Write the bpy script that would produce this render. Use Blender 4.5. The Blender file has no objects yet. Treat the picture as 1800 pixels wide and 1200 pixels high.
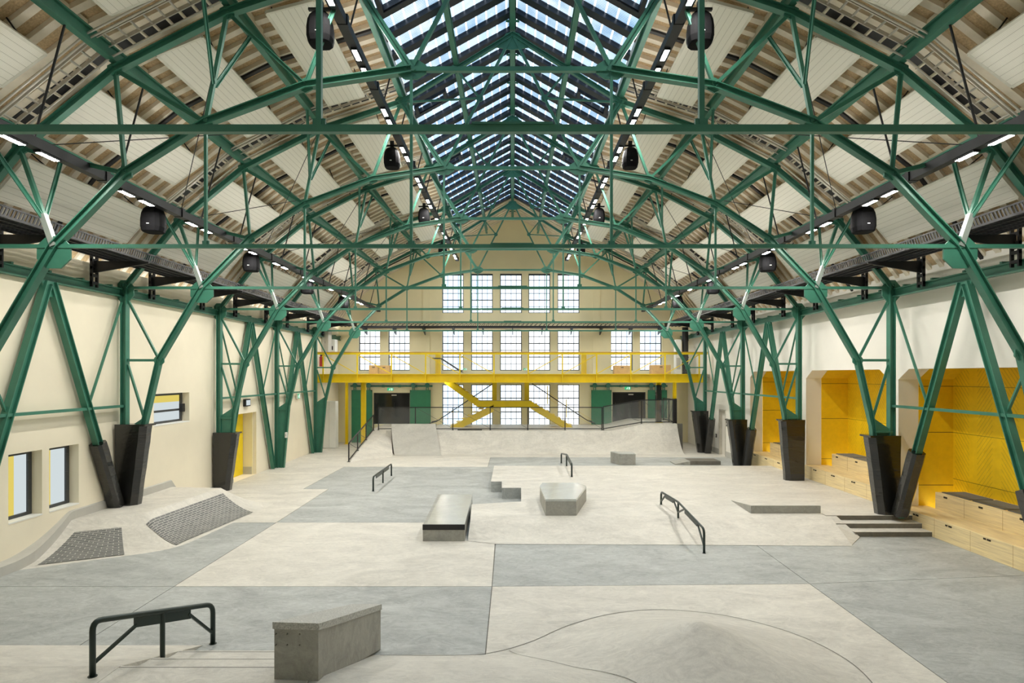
import bpy, bmesh, math, random
from mathutils import Vector as V, Matrix
random.seed(7)
C = bpy.context.scene
COL = C.collection
F, VX, VY, CAMZ = 1120.0, 901.0, 659.0, 3.7      # focal length in pixels, vanishing point, eye height

WL = {}                                          # world place of each parent
def G(px, py, z=0.0):
    """ground point seen at a pixel, on the level z"""
    y = (CAMZ - z) * F / (py - VY)
    return ((px - VX) * y / F, y)

# ------------------------------------------------------------------ materials
def lin(r, g, b):
    f = lambda c: (c / 12.92) if c <= 0.04045 else ((c + 0.055) / 1.055) ** 2.4
    return (f(r / 255.0), f(g / 255.0), f(b / 255.0), 1.0)

class NT:
    def __init__(s, name):
        s.m = bpy.data.materials.new(name); s.m.use_nodes = True
        s.t = s.m.node_tree; s.t.nodes.clear()
        s.out = s.t.nodes.new('ShaderNodeOutputMaterial')
    def n(s, kind, **kw):
        nd = s.t.nodes.new(kind)
        for k, v in kw.items():
            if k.startswith('i_'):
                nd.inputs[k[2:].replace('_', ' ')].default_value = v
            else:
                setattr(nd, k, v)
        return nd
    def l(s, a, b): s.t.links.new(a, b)
    def math(s, op, a, b=None, c=None):
        nd = s.n('ShaderNodeMath', operation=op)
        for i, v in enumerate((a, b, c)):
            if v is None: continue
            if isinstance(v, (int, float)): nd.inputs[i].default_value = v
            else: s.l(v, nd.inputs[i])
        return nd.outputs[0]
    def mix(s, fac, a, b):
        nd = s.n('ShaderNodeMix', data_type='RGBA')
        for sock, v in ((nd.inputs[0], fac), (nd.inputs[6], a), (nd.inputs[7], b)):
            if hasattr(v, 'links'): s.l(v, sock)
            else: sock.default_value = v
        return nd.outputs[2]

def mat_plain(name, col, rough=0.6, metal=0.0, noise=0.06, nscale=3.0, bump=0.0, bscale=40.0, spec=0.5, stretch=None, coat=0.0):
    t = NT(name)
    b = t.n('ShaderNodeBsdfPrincipled', i_Roughness=rough, i_Metallic=metal)
    b.inputs['Specular IOR Level'].default_value = spec
    b.inputs['Coat Weight'].default_value = coat
    tc = t.n('ShaderNodeTexCoord'); vec = tc.outputs['Object']
    if stretch:
        mp = t.n('ShaderNodeMapping'); mp.inputs['Scale'].default_value = stretch
        t.l(vec, mp.inputs[0]); vec = mp.outputs[0]
    nz = t.n('ShaderNodeTexNoise', i_Scale=nscale, i_Detail=5.0, i_Roughness=0.6); t.l(vec, nz.inputs['Vector'])
    c = col if len(col) == 4 else (*col, 1)
    dark = tuple(x * (1 - noise * 2.2) for x in c[:3]) + (1,)
    lite = tuple(min(1, x * (1 + noise * 1.4)) for x in c[:3]) + (1,)
    rp = t.n('ShaderNodeMapRange'); rp.inputs[1].default_value = 0.3; rp.inputs[2].default_value = 0.7
    t.l(nz.outputs['Fac'], rp.inputs[0])
    t.l(t.mix(rp.outputs[0], dark, lite), b.inputs['Base Color'])
    if bump:
        n2 = t.n('ShaderNodeTexNoise', i_Scale=bscale, i_Detail=3.0); t.l(vec, n2.inputs['Vector'])
        bp = t.n('ShaderNodeBump', i_Strength=bump, i_Distance=0.02)
        t.l(n2.outputs['Fac'], bp.inputs['Height']); t.l(bp.outputs[0], b.inputs['Normal'])
    t.l(b.outputs[0], t.out.inputs[0])
    return t.m

def mat_concrete(name, col, amp=0.10, rough=0.55):
    t = NT(name)
    b = t.n('ShaderNodeBsdfPrincipled', i_Roughness=rough)
    b.inputs['Specular IOR Level'].default_value = 0.35
    tc = t.n('ShaderNodeTexCoord')
    mp = t.n('ShaderNodeMapping'); mp.inputs['Scale'].default_value = (1.0, 1.7, 1.0); mp.inputs['Rotation'].default_value = (0, 0, 0.35)
    t.l(tc.outputs['Object'], mp.inputs[0])
    n1 = t.n('ShaderNodeTexNoise', i_Scale=0.55, i_Detail=9.0, i_Roughness=0.62, i_Distortion=1.6); t.l(mp.outputs[0], n1.inputs['Vector'])
    n2 = t.n('ShaderNodeTexNoise', i_Scale=3.2, i_Detail=8.0, i_Roughness=0.7, i_Distortion=2.6); t.l(mp.outputs[0], n2.inputs['Vector'])
    n3 = t.n('ShaderNodeTexNoise', i_Scale=60.0, i_Detail=3.0); t.l(tc.outputs['Object'], n3.inputs['Vector'])
    s = t.math('ADD', t.math('MULTIPLY', n1.outputs['Fac'], 0.45), t.math('MULTIPLY', n2.outputs['Fac'], 0.43))
    s = t.math('ADD', s, t.math('MULTIPLY', n3.outputs['Fac'], 0.12))
    mr = t.n('ShaderNodeMapRange'); mr.inputs[1].default_value = 0.36; mr.inputs[2].default_value = 0.64
    t.l(s, mr.inputs[0])
    d = tuple(x * (1 - amp * 1.7) for x in col[:3]) + (1,)
    w = tuple(min(1, x * (1 + amp)) for x in col[:3]) + (1,)
    t.l(t.mix(mr.outputs[0], d, w), b.inputs['Base Color'])
    bp = t.n('ShaderNodeBump', i_Strength=0.12, i_Distance=0.02); t.l(n2.outputs['Fac'], bp.inputs['Height']); t.l(bp.outputs[0], b.inputs['Normal'])
    t.l(b.outputs[0], t.out.inputs[0])
    return t.m

def mat_emit(name, col, strength):
    t = NT(name)
    e = t.n('ShaderNodeEmission', i_Strength=strength); e.inputs[0].default_value = (*col[:3], 1)
    t.l(e.outputs[0], t.out.inputs[0]); return t.m

def mat_glass(name, tint=(0.93, 0.96, 0.97), gloss=0.06, haze=0.0):
    t = NT(name)
    tr = t.n('ShaderNodeBsdfTransparent'); tr.inputs[0].default_value = (*tint, 1)
    gl = t.n('ShaderNodeBsdfGlossy', i_Roughness=0.05); gl.inputs[0].default_value = (1, 1, 1, 1)
    mx = t.n('ShaderNodeMixShader'); mx.inputs[0].default_value = gloss
    t.l(tr.outputs[0], mx.inputs[1]); t.l(gl.outputs[0], mx.inputs[2])
    last = mx.outputs[0]
    if haze:
        df = t.n('ShaderNodeBsdfDiffuse'); df.inputs[0].default_value = (0.75, 0.78, 0.78, 1)
        m2 = t.n('ShaderNodeMixShader'); m2.inputs[0].default_value = haze
        t.l(last, m2.inputs[1]); t.l(df.outputs[0], m2.inputs[2]); last = m2.outputs[0]
    t.l(last, t.out.inputs[0]); return t.m

def mat_pv(name):
    """roof glass with rows of blue solar cells, uv in metres"""
    t = NT(name)
    uv = t.n('ShaderNodeUVMap'); sp = t.n('ShaderNodeSeparateXYZ'); t.l(uv.outputs[0], sp.inputs[0])
    a = t.math('FRACT', t.math('DIVIDE', sp.outputs[0], 0.27))
    gap_a = t.math('LESS_THAN', a, 0.15)
    v = t.math('FRACT', t.math('DIVIDE', sp.outputs[1], 0.052))
    gap_v = t.math('MULTIPLY', t.math('LESS_THAN', v, 0.22), 0.2)
    gap = t.math('MAXIMUM', gap_a, gap_v)
    tc = t.n('ShaderNodeTexCoord')
    nz = t.n('ShaderNodeTexNoise', i_Scale=1.1, i_Detail=3.0); t.l(tc.outputs['Object'], nz.inputs['Vector'])
    mr = t.n('ShaderNodeMapRange'); mr.inputs[1].default_value = 0.35; mr.inputs[2].default_value = 0.65
    t.l(nz.outputs['Fac'], mr.inputs[0])
    cell = t.mix(mr.outputs[0], (0.10, 0.165, 0.23, 1), (0.28, 0.34, 0.39, 1))
    col = t.mix(gap, cell, (0.93, 0.97, 1.0, 1))
    tr = t.n('ShaderNodeBsdfTransparent'); t.l(col, tr.inputs[0])
    gl = t.n('ShaderNodeBsdfGlossy', i_Roughness=0.08)
    mx = t.n('ShaderNodeMixShader'); mx.inputs[0].default_value = 0.04
    t.l(tr.outputs[0], mx.inputs[1]); t.l(gl.outputs[0], mx.inputs[2]); t.l(mx.outputs[0], t.out.inputs[0])
    return t.m

def mat_brick(name):
    t = NT(name)
    uv = t.n('ShaderNodeUVMap')
    br = t.n('ShaderNodeTexBrick', i_Scale=1.0)
    br.inputs['Color1'].default_value = lin(92, 93, 92); br.inputs['Color2'].default_value = lin(118, 118, 115)
    br.inputs['Mortar'].default_value = lin(196, 194, 186)
    br.inputs['Mortar Size'].default_value = 0.006; br.inputs['Brick Width'].default_value = 0.195; br.inputs['Row Height'].default_value = 0.068
    br.inputs['Bias'].default_value = -0.1
    t.l(uv.outputs[0], br.inputs['Vector'])
    b = t.n('ShaderNodeBsdfPrincipled', i_Roughness=0.5); t.l(br.outputs['Color'], b.inputs['Base Color'])
    bp = t.n('ShaderNodeBump', i_Strength=0.3, i_Distance=0.01); bp.invert = True
    t.l(br.outputs['Fac'], bp.inputs['Height']); t.l(bp.outputs[0], b.inputs['Normal'])
    t.l(b.outputs[0], t.out.inputs[0]); return t.m

def mat_chevron(name, col):
    """yellow acoustic board cut with slanting slots"""
    t = NT(name)
    tc = t.n('ShaderNodeTexCoord'); sp = t.n('ShaderNodeSeparateXYZ'); t.l(tc.outputs['Object'], sp.inputs[0])
    y, z = sp.outputs[1], sp.outputs[2]
    tri = t.math('ABSOLUTE', t.math('SUBTRACT', t.math('FRACT', t.math('DIVIDE', y, 1.5)), 0.5))
    ph = t.math('ADD', z, t.math('MULTIPLY', tri, 1.8))
    ln = t.math('LESS_THAN', t.math('FRACT', t.math('DIVIDE', ph, 0.13)), 0.10)
    gate = t.math('GREATER_THAN', t.math('FRACT', t.math('DIVIDE', y, 0.75)), 0.36)
    seam = t.math('LESS_THAN', t.math('FRACT', t.math('DIVIDE', t.math('ADD', z, 0.05), 1.155)), 0.012)
    nz = t.n('ShaderNodeTexNoise', i_Scale=7.0, i_Detail=4.0); t.l(tc.outputs['Object'], nz.inputs['Vector'])
    base = t.mix(nz.outputs['Fac'], tuple(x * .86 for x in col[:3]) + (1,), tuple(min(1, x * 1.1) for x in col[:3]) + (1,))
    f = t.math('MAXIMUM', t.math('MULTIPLY', t.math('MULTIPLY', ln, gate), 0.7), seam)
    c = t.mix(f, base, tuple(x * .33 for x in col[:3]) + (1,))
    b = t.n('ShaderNodeBsdfPrincipled', i_Roughness=0.6); t.l(c, b.inputs['Base Color'])
    t.l(b.outputs[0], t.out.inputs[0]); return t.m

def mat_panelwhite(name):
    """white perforated sheet with fine ribs, uv in metres"""
    t = NT(name)
    uv = t.n('ShaderNodeUVMap'); sp = t.n('ShaderNodeSeparateXYZ'); t.l(uv.outputs[0], sp.inputs[0])
    a = t.math('LESS_THAN', t.math('FRACT', t.math('DIVIDE', sp.outputs[0], 0.115)), 0.10)
    dots = t.math('LESS_THAN', t.math('FRACT', t.math('DIVIDE', sp.outputs[0], 0.023)), 0.35)
    f = t.math('MAXIMUM', t.math('MULTIPLY', a, 0.55), t.math('MULTIPLY', dots, 0.16))
    c = t.mix(f, lin(242, 239, 226), lin(170, 165, 148))
    b = t.n('ShaderNodeBsdfPrincipled', i_Roughness=0.5); t.l(c, b.inputs['Base Color'])
    t.l(b.outputs[0], t.out.inputs[0]); return t.m

M = {}
M['wall'] = mat_plain('wall_paint', lin(239, 230, 207), 0.8, noise=0.02, nscale=0.8)
M['wall_white'] = mat_plain('wall_paint_white', lin(240, 236, 226), 0.8, noise=0.015, nscale=0.8)
M['wall_end'] = mat_plain('end_wall_reflected_yellow', lin(240, 231, 194), 0.8, noise=0.02, nscale=0.8)  # side wall paint with reflected yellow light mixed into the colour
M['plinth'] = mat_plain('grey_plinth', lin(190, 188, 180), 0.7, noise=0.03)
M['cream'] = mat_concrete('pale_concrete', lin(215, 211, 201), 0.15)
M['grey'] = mat_concrete('grey_concrete', lin(178, 181, 178), 0.22)
M['midgrey'] = mat_concrete('ledge_concrete', lin(166, 165, 157), 0.2)
M['smooth'] = mat_concrete('polished_concrete', lin(196, 199, 194), 0.08, 0.13)
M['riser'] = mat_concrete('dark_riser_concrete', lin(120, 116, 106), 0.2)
M['joint'] = mat_plain('joint_filler', lin(120, 118, 110), 0.9)
M['granite'] = mat_plain('granite_slab', lin(186, 186, 180), 0.5, noise=0.22, nscale=55)
M['green'] = mat_plain('green_paint', lin(60, 121, 100), 0.42, noise=0.10, nscale=1.6)
M['greendoor'] = mat_plain('green_door_paint', lin(46, 124, 90), 0.5, noise=0.05)
M['zinc'] = mat_plain('zinc_sleeve', lin(150, 160, 152), 0.45, 0.2)
M['black'] = mat_plain('black_metal', lin(26, 26, 29), 0.5)
M['darkrail'] = mat_plain('dark_green_steel', lin(42, 54, 50), 0.35, 0.3)
M['vinyl'] = mat_plain('black_vinyl', lin(22, 22, 20), 0.27, noise=0.15, nscale=4, bump=0.55, bscale=7, stretch=(1, 1, 3.0), coat=0.6)
M['speaker'] = mat_plain('speaker_black', lin(17, 17, 19), 0.85, spec=0.15)
M['quarter'] = mat_concrete('quarter_concrete', lin(190, 188, 180), 0.12)
M['rib'] = mat_plain('cream_roof_rib', lin(238, 227, 206), 0.7)
M['board'] = mat_plain('brown_roof_board', lin(196, 170, 132), 0.9, noise=0.13, nscale=30)
M['panel'] = mat_panelwhite('acoustic_sheet')
M['pframe'] = mat_plain('panel_edge', lin(228, 225, 210), 0.5)
M['bluesteel'] = mat_plain('dark_blue_steel', lin(24, 29, 38), 0.5, 0.0)
M['pv'] = mat_pv('solar_glass')
M['white'] = mat_plain('white_paint', lin(238, 238, 232), 0.5, noise=0.01)
M['lamp'] = mat_emit('lamp_light', (1.0, 0.96, 0.89), 325.0)
M['strip'] = mat_emit('added_uplight_glow', (1.0, 0.96, 0.89), 20.0)  # glow of the upward strips added on the rails
M['silver'] = mat_plain('galvanised', lin(205, 200, 188), 0.4, 0.3)
M['yellow'] = mat_plain('yellow_steel', lin(238, 208, 12), 0.45, noise=0.03)
M['ochre'] = mat_plain('yellow_board', lin(238, 196, 8), 0.6, noise=0.03, nscale=7)
M['chev'] = mat_chevron('slotted_yellow_board', lin(244, 202, 8))
M['wood'] = mat_plain('pine_board', lin(246, 220, 168), 0.5, noise=0.10, nscale=4, stretch=(3.0, .35, 9))
M['plywood'] = mat_plain('plywood', lin(222, 178, 112), 0.6, noise=0.08, nscale=5)
M['handrail'] = mat_plain('oak_handrail', lin(206, 162, 60), 0.5, noise=0.06)
M['cushion'] = mat_plain('grey_felt', lin(120, 120, 118), 0.9, noise=0.05, nscale=40)
M['seam'] = mat_plain('board_seam', lin(196, 164, 112), 0.8)
M['slot'] = mat_plain('dark_slot', lin(52, 42, 28), 0.9)
M['glass'] = mat_glass('window_glass', (.62, .625, .63))
M['net'] = mat_glass('guard_glass', (0.80, 0.83, 0.82), 0.07, 0.10)
M['clearnet'] = mat_glass('guard_mesh', (0.95, 0.95, 0.93), 0.02, 0.06)
M['darkglass'] = mat_plain('dark_door_glass', lin(40, 40, 40), 0.08, spec=0.6)
M['muntin'] = mat_plain('muntin_paint', lin(70, 76, 80), 0.6)
M['winframe'] = mat_plain('anthracite_frame', lin(62, 65, 66), 0.45)
M['frost'] = mat_emit('pale_glass_glow', lin(214, 224, 226), 0.95)
M['yroom'] = mat_emit('yellow_room_and_reflection', lin(236, 214, 110), 0.9)
M['exit'] = mat_emit('exit_green', lin(70, 200, 130), 0.9)
M['exitw'] = mat_emit('exit_white', (1, 1, 1), 1.2)
M['red'] = mat_plain('red_paint', lin(190, 30, 30), 0.35)
M['brick'] = mat_brick('grey_brick')

# ------------------------------------------------------------------ mesh helpers
class MB:
    def __init__(s): s.v = []; s.f = []; s.mi = []; s.uv = {}
    def face(s, pts, mi=0, uv=None):
        i = len(s.v); s.v += [tuple(p) for p in pts]
        s.f.append(tuple(range(i, i + len(pts)))); s.mi.append(mi)
        if uv: s.uv[len(s.f) - 1] = uv
    def poly(s, verts, faces, mi=0):
        i = len(s.v); s.v += [tuple(p) for p in verts]
        for f in faces: s.f.append(tuple(i + k for k in f)); s.mi.append(mi)
    def box(s, x0, x1, y0, y1, z0, z1, mi=0):
        s.poly([(x0, y0, z0), (x1, y0, z0), (x1, y1, z0), (x0, y1, z0), (x0, y0, z1), (x1, y0, z1), (x1, y1, z1), (x0, y1, z1)],
               [(0, 3, 2, 1), (4, 5, 6, 7), (0, 1, 5, 4), (1, 2, 6, 5), (2, 3, 7, 6), (3, 0, 4, 7)], mi)
    def prism(s, top, bot, mi=0):
        """solid between two loops of equal length (bottom loop seen from above counter-clockwise)"""
        n = len(top); i = len(s.v); s.v += [tuple(p) for p in bot] + [tuple(p) for p in top]
        s.f.append(tuple(i + k for k in reversed(range(n)))); s.mi.append(mi)
        s.f.append(tuple(i + n + k for k in range(n))); s.mi.append(mi)
        for k in range(n):
            q = (k + 1) % n
            s.f.append((i + k, i + q, i + n + q, i + n + k)); s.mi.append(mi)
    def bar(s, p0, p1, w, h, side=None, prof='box', mi=0):
        p0, p1 = V(p0), V(p1); d = (p1 - p0).normalized()
        if side is None: side = V((0, 0, 1)).cross(d) if abs(d.z) < 0.95 else V((1, 0, 0))
        side = V(side); side = (side - d * side.dot(d)).normalized(); up = d.cross(side).normalized()
        a, b = w / 2, h / 2
        if prof == 'box': sec = [(-a, -b), (a, -b), (a, b), (-a, b)]
        elif prof == 'I':
            t, q = b * 0.74, a * 0.22
            sec = [(-a, -b), (a, -b), (a, -t), (q, -t), (q, t), (a, t), (a, b), (-a, b), (-a, t), (-q, t), (-q, -t), (-a, -t)]
        elif prof == 'T':
            t, q = b * 0.6, a * 0.3
            sec = [(-q, -b), (q, -b), (q, t), (a, t), (a, b), (-a, b), (-a, t), (-q, t)]
        else: sec = [(a * math.cos(2 * math.pi * k / 8), b * math.sin(2 * math.pi * k / 8)) for k in range(8)]
        n = len(sec); i = len(s.v)
        for p in (p0, p1): s.v += [tuple(p + side * x + up * y) for x, y in sec]
        for k in range(n):
            q = (k + 1) % n
            s.f.append((i + k, i + q, i + n + q, i + n + k)); s.mi.append(mi)
        if prof == 'I':
            for o, fl in ((0, True), (n, False)):
                for f in ((0, 1, 2, 11), (11, 2, 3, 10), (10, 3, 4, 9), (9, 4, 5, 8), (8, 5, 6, 7)):
                    f = [i + o + k for k in f]; s.f.append(tuple(reversed(f) if fl else f)); s.mi.append(mi)
        else:
            s.f.append(tuple(i + k for k in reversed(range(n)))); s.mi.append(mi)
            s.f.append(tuple(i + n + k for k in range(n))); s.mi.append(mi)
    def tube(s, pts, r, n=10, mi=0):
        pts = [V(p) for p in pts]; rings = []
        ref = V((0.0, 0.0, 1.0))
        for k, p in enumerate(pts):
            d = (pts[min(k + 1, len(pts) - 1)] - pts[max(k - 1, 0)]).normalized()
            if abs(d.dot(ref)) > 0.97 and k == 0: ref = V((1, 0, 0))
            a = ref - d * ref.dot(d)
            if a.length < 1e-4: a = V((1, 0, 0)).cross(d)
            a.normalize(); ref = a; b = d.cross(a)
            i = len(s.v); rings.append(i)
            s.v += [tuple(p + a * (r * math.cos(2 * math.pi * j / n)) + b * (r * math.sin(2 * math.pi * j / n))) for j in range(n)]
        for r0, r1 in zip(rings, rings[1:]):
            for j in range(n):
                q = (j + 1) % n
                s.f.append((r0 + j, r0 + q, r1 + q, r1 + j)); s.mi.append(mi)
        s.f.append(tuple(reversed([rings[0] + j for j in range(n)]))); s.mi.append(mi)
        s.f.append(tuple(rings[-1] + j for j in range(n))); s.mi.append(mi)
    def plate(s, pts, t, axis=1, mi=0):
        """flat polygon given as (a, z) in the plane normal to axis (1: x-z plane at y; 0: y-z plane at x), pts first item = offset"""
        off, loop = pts
        if axis == 1:
            A = [(a, off - t / 2, z) for a, z in loop]; B = [(a, off + t / 2, z) for a, z in loop]
        else:
            A = [(off - t / 2, a, z) for a, z in loop]; B = [(off + t / 2, a, z) for a, z in loop]
        s.prism(A, B, mi)

def fillet(pts, r, n=5):
    """round the inner corners of a polyline"""
    pts = [V(p) for p in pts]; out = [pts[0]]
    for a, b, c in zip(pts, pts[1:], pts[2:]):
        u, w = (a - b), (c - b); rr = min(r, u.length * .45, w.length * .45)
        p, q = b + u.normalized() * rr, b + w.normalized() * rr
        for k in range(n + 1):
            t = k / n; out.append(p * (1 - t) ** 2 + b * (2 * t * (1 - t)) + q * t * t)
    out.append(pts[-1]); return out

def obj(name, mb, mats, parent=None, smooth=False, bevel=0.0):
    me = bpy.data.meshes.new(name)
    loc = V(WL.get(parent.name, (0, 0, 0))) if parent else V((0, 0, 0))
    me.from_pydata([tuple(V(v) - loc) for v in mb.v], [], mb.f)
    for m in (mats if isinstance(mats, (list, tuple)) else [mats]): me.materials.append(m)
    if any(mb.mi): me.polygons.foreach_set('material_index', mb.mi)
    if mb.uv:
        lay = me.uv_layers.new(name='UVMap')
        for fi, uvs in mb.uv.items():
            p = me.polygons[fi]
            for li, u in zip(p.loop_indices, uvs): lay.data[li].uv = u
    bm = bmesh.new(); bm.from_mesh(me); bmesh.ops.recalc_face_normals(bm, faces=bm.faces); bm.to_mesh(me); bm.free()
    if smooth:
        me.polygons.foreach_set('use_smooth', [True] * len(me.polygons))
    o = bpy.data.objects.new(name, me); COL.objects.link(o)
    if parent: o.parent = parent; WL[o.name] = tuple(loc)
    if bevel:
        md = o.modifiers.new('bevel', 'BEVEL'); md.width = bevel; md.segments = 2; md.limit_method = 'ANGLE'
    return o

def tag(o, label, cat, group=None):
    o['label'] = label; o['category'] = cat
    if group: o['group'] = group
    return o
def thing(name, label, cat, loc=(0, 0, 0), group=None):
    o = bpy.data.objects.new(name, None); COL.objects.link(o); o.location = loc; WL[o.name] = tuple(loc)
    o.empty_display_size = 0.3
    return tag(o, label, cat, group)
def struct(name, mb, mats, parent=None, **kw):
    o = obj(name, mb, mats, parent, **kw)
    if not parent: o['kind'] = 'structure'
    return o
def dup(root, loc, label):
    r = root.copy(); COL.objects.link(r); r.location = loc; WL[r.name] = tuple(loc); r['label'] = label
    for ch in list(root.children):
        c = ch.copy(); COL.objects.link(c); c.parent = r
        for g in list(ch.children):
            d = g.copy(); COL.objects.link(d); d.parent = c
    return r
def one(fn):
    mb = MB(); fn(mb); return mb
def mbar(*a, **k):
    mb = MB(); mb.bar(*a, **k); return mb
def mbox(*a):
    mb = MB(); mb.box(*a); return mb
ORD = ['first', 'second', 'third', 'fourth', 'fifth', 'sixth', 'seventh', 'eighth', 'ninth', 'tenth', 'eleventh', 'twelfth']
# ------------------------------------------------------------------ camera and sky
cam = bpy.data.cameras.new('camera'); cam.sensor_width = 36; cam.lens = F / 1800 * 36
cam.shift_x = -(VX - 900) / 1800; cam.shift_y = (VY - 600) / 1800; cam.clip_start = 0.05
co = bpy.data.objects.new('camera', cam); COL.objects.link(co); co.location = (0, 0, CAMZ); co.rotation_euler = (math.pi / 2, 0, 0)
C.camera = co
w = bpy.data.worlds.new('sky'); C.world = w; w.use_nodes = True
nt = w.node_tree; nt.nodes.clear()
wo = nt.nodes.new('ShaderNodeOutputWorld'); bg = nt.nodes.new('ShaderNodeBackground'); bg.inputs[1].default_value = 3.5
tc = nt.nodes.new('ShaderNodeTexCoord'); nz = nt.nodes.new('ShaderNodeTexNoise'); nz.inputs['Scale'].default_value = 3.0; nz.inputs['Detail'].default_value = 6
rp = nt.nodes.new('ShaderNodeValToRGB'); rp.color_ramp.elements[0].position = 0.40; rp.color_ramp.elements[0].color = (0.62, 0.80, 1.0, 1)
rp.color_ramp.elements[1].position = 0.60; rp.color_ramp.elements[1].color = (1, 1, 1, 1)
nt.links.new(tc.outputs['Generated'], nz.inputs['Vector']); nt.links.new(nz.outputs['Fac'], rp.inputs[0])
nt.links.new(rp.outputs[0], bg.inputs[0]); nt.links.new(bg.outputs[0], wo.inputs[0])
C.view_settings.view_transform = 'Standard'; C.view_settings.look = 'None'; C.view_settings.gamma = 1; C.view_settings.use_curve_mapping = False
C.view_settings.exposure = 0.0
try:
    C.cycles.use_denoising = True; C.cycles.max_bounces = 6; C.cycles.diffuse_bounces = 5; C.cycles.glossy_bounces = 3; C.cycles.transparent_max_bounces = 10; C.cycles.use_adaptive_sampling = True; C.cycles.adaptive_threshold = 0.02
    C.cycles.sample_clamp_indirect = 6.0
except Exception: pass

LX, RX, BY, NY = -9.6, 9.66, 35.1, -1.5           # inner wall faces, end wall, wall behind the camera
TY = [5.5 + 5 * k for k in range(6)]              # truss positions
PZ = 0.33                                         # raised platforms
def sx(u, s): return u * (0.987 if s > 0 else -1.011)

# ------------------------------------------------------------------ floor
def slab(mb, pts, z=0.0, gap=0.007, th=0.05, mi=0):
    c = V((sum(p[0] for p in pts) / len(pts), sum(p[1] for p in pts) / len(pts)))
    q = []
    n = len(pts)
    for k in range(n):                            # inset each corner by the joint
        p = V(pts[k]); a = (V(pts[k - 1]) - p).normalized(); b = (V(pts[(k + 1) % n]) - p).normalized()
        cr = abs(a.x * b.y - a.y * b.x)
        off = (a + b) * (gap / max(cr, 0.2))
        area = a.x * b.y - a.y * b.x
        q.append(p - off if area > 0 else p + off)
    mb.prism([(x, y, z) for x, y in q], [(x, y, z - th) for x, y in q], mi)
fl = MB(); fl.box(LX - .3, RX + .3, NY - .3, BY + .3, -0.20, -0.012)
floor = struct('floor', fl, M['joint'])
X1, X2, X3, Ya, Yb = -5.93, -0.36, 5.27, 11.16, 16.0
def fslab(pts, m):
    mb = MB(); slab(mb, pts); return struct('floor_slab', mb, M[m], floor)
fslab([(LX, NY), (X1, NY), (X1, Ya), (LX, Ya)], 'grey')
fslab([(X1, NY), (X2, NY), (X2, Ya), (X1, Ya)], 'grey')
fslab([(LX, Ya), (X1, Ya), (X1, Yb), (LX, Yb)], 'grey')
fslab([(X1, Ya), (X2, Ya), (X2 - .03, 13.95), (X2 - .03, Yb), (X1, Yb)], 'cream')
fslab([(X2, NY), (X3 - .12, NY), (X3, 11.3), (X2, Ya)], 'cream')
fslab([(X2, Ya), (X3, 11.3), (X3 + .08, 17), (X2 - .03, 17)], 'grey')
fslab([(X3 - .12, NY), (RX, NY), (RX, 11.8), (X3, 11.3)], 'grey')
fslab([(X3, 11.3), (RX, 11.8), (RX, 17), (X3 + .08, 17)], 'grey')
fslab([(X1, Yb), (X2 - .03, Yb), (X2 - .03, 17), (1.2, 17), (1.2, 25.7), (-6.8, 25.7), (-6.8, 20.7), (X1 - .05, 20.7)], 'grey')
fslab([(LX, Yb), (X1, Yb), (X1 - .05, 20.7), (-6.8, 20.7), (-6.8, 25.7), (LX, 25.7)], 'cream')
fslab([(1.2, 17), (RX, 17), (RX, 24.6), (1.2, 24.6)], 'cream')
fslab([(1.2, 24.6), (RX, 24.6), (RX, 28.7), (-1.0, 28.7), (-1.0, 25.7), (1.2, 25.7)], 'grey')
fslab([(LX, 25.7), (-1.0, 25.7), (-1.0, 28.7), (RX, 28.7), (RX, BY), (LX, BY)], 'cream')

# near platform: bank, stairs, ledge and the bump beside it
pf = thing('entry_platform', 'pale concrete platform in the foreground with a sloping bank, low steps and a round bump', 'platform', (0, 6.5, 0))
mb = MB()
mb.prism([(LX + .22, 2.0, PZ), (-4.6, 2.0, PZ), (-4.55, 7.38, PZ), (LX + .22, 7.38, PZ)], [(LX + .22, 2.0, 0), (-4.6, 2.0, 0), (-4.55, 7.38, 0), (LX + .22, 7.38, 0)])
mb.prism([(LX + .22, 7.38, PZ), (-4.55, 7.38, PZ), (-4.24, 8.72, 0.004), (LX + .22, 8.72, 0.004)], [(LX + .22, 7.38, -.02), (-4.55, 7.38, -.02), (-4.24, 8.72, -.02), (LX + .22, 8.72, -.02)])
obj('bank', mb, M['cream'], pf)
skew = lambda y: 0.23 * (y - 7.4)
prev = 2.0
for k, (y1, z) in enumerate(((7.4, PZ), (7.86, PZ * 2 / 3), (8.32, PZ / 3))):
    mb = MB()
    l0, l1, r = -4.55 + skew(max(prev, 7.4)), -4.55 + skew(y1), (-2.25 if k == 0 else -2.1)
    if k == 0: l0 = -4.6
    mb.prism([(l0, prev, z), (r, prev, z), (r, y1, z), (l1, y1, z)], [(l0, prev, 0), (r, prev, 0), (r, y1, 0), (l1, y1, 0)])
    obj('step', mb, M['cream'], pf, bevel=0.012); 
    mb = MB(); mb.box(l1 + .01, r, y1 - .055, y1 - .045, z, z + .0015); obj('nosing_joint', mb, M['joint'], pf)
    prev = y1
def hfront(x, y):
    dx, dy = max(0.0, x - 0.3), max(0.0, y - 7.15)
    b = PZ * (1 - math.hypot(dx, dy) / 1.28)
    r = math.hypot(x - 2.35, (y - 8.05)) / 2.0
    m = 0.60 * (1 - r) ** 1.35 if r < 1 else -0.3 * (r - 1)
    k = 0.045
    h = max(b, m) + (k * max(0, 1 - abs(b - m) / (2 * k)) ** 2) * 0.5
    if y < 7.15 and x < 0.3: h = max(h, PZ)
    return h
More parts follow.
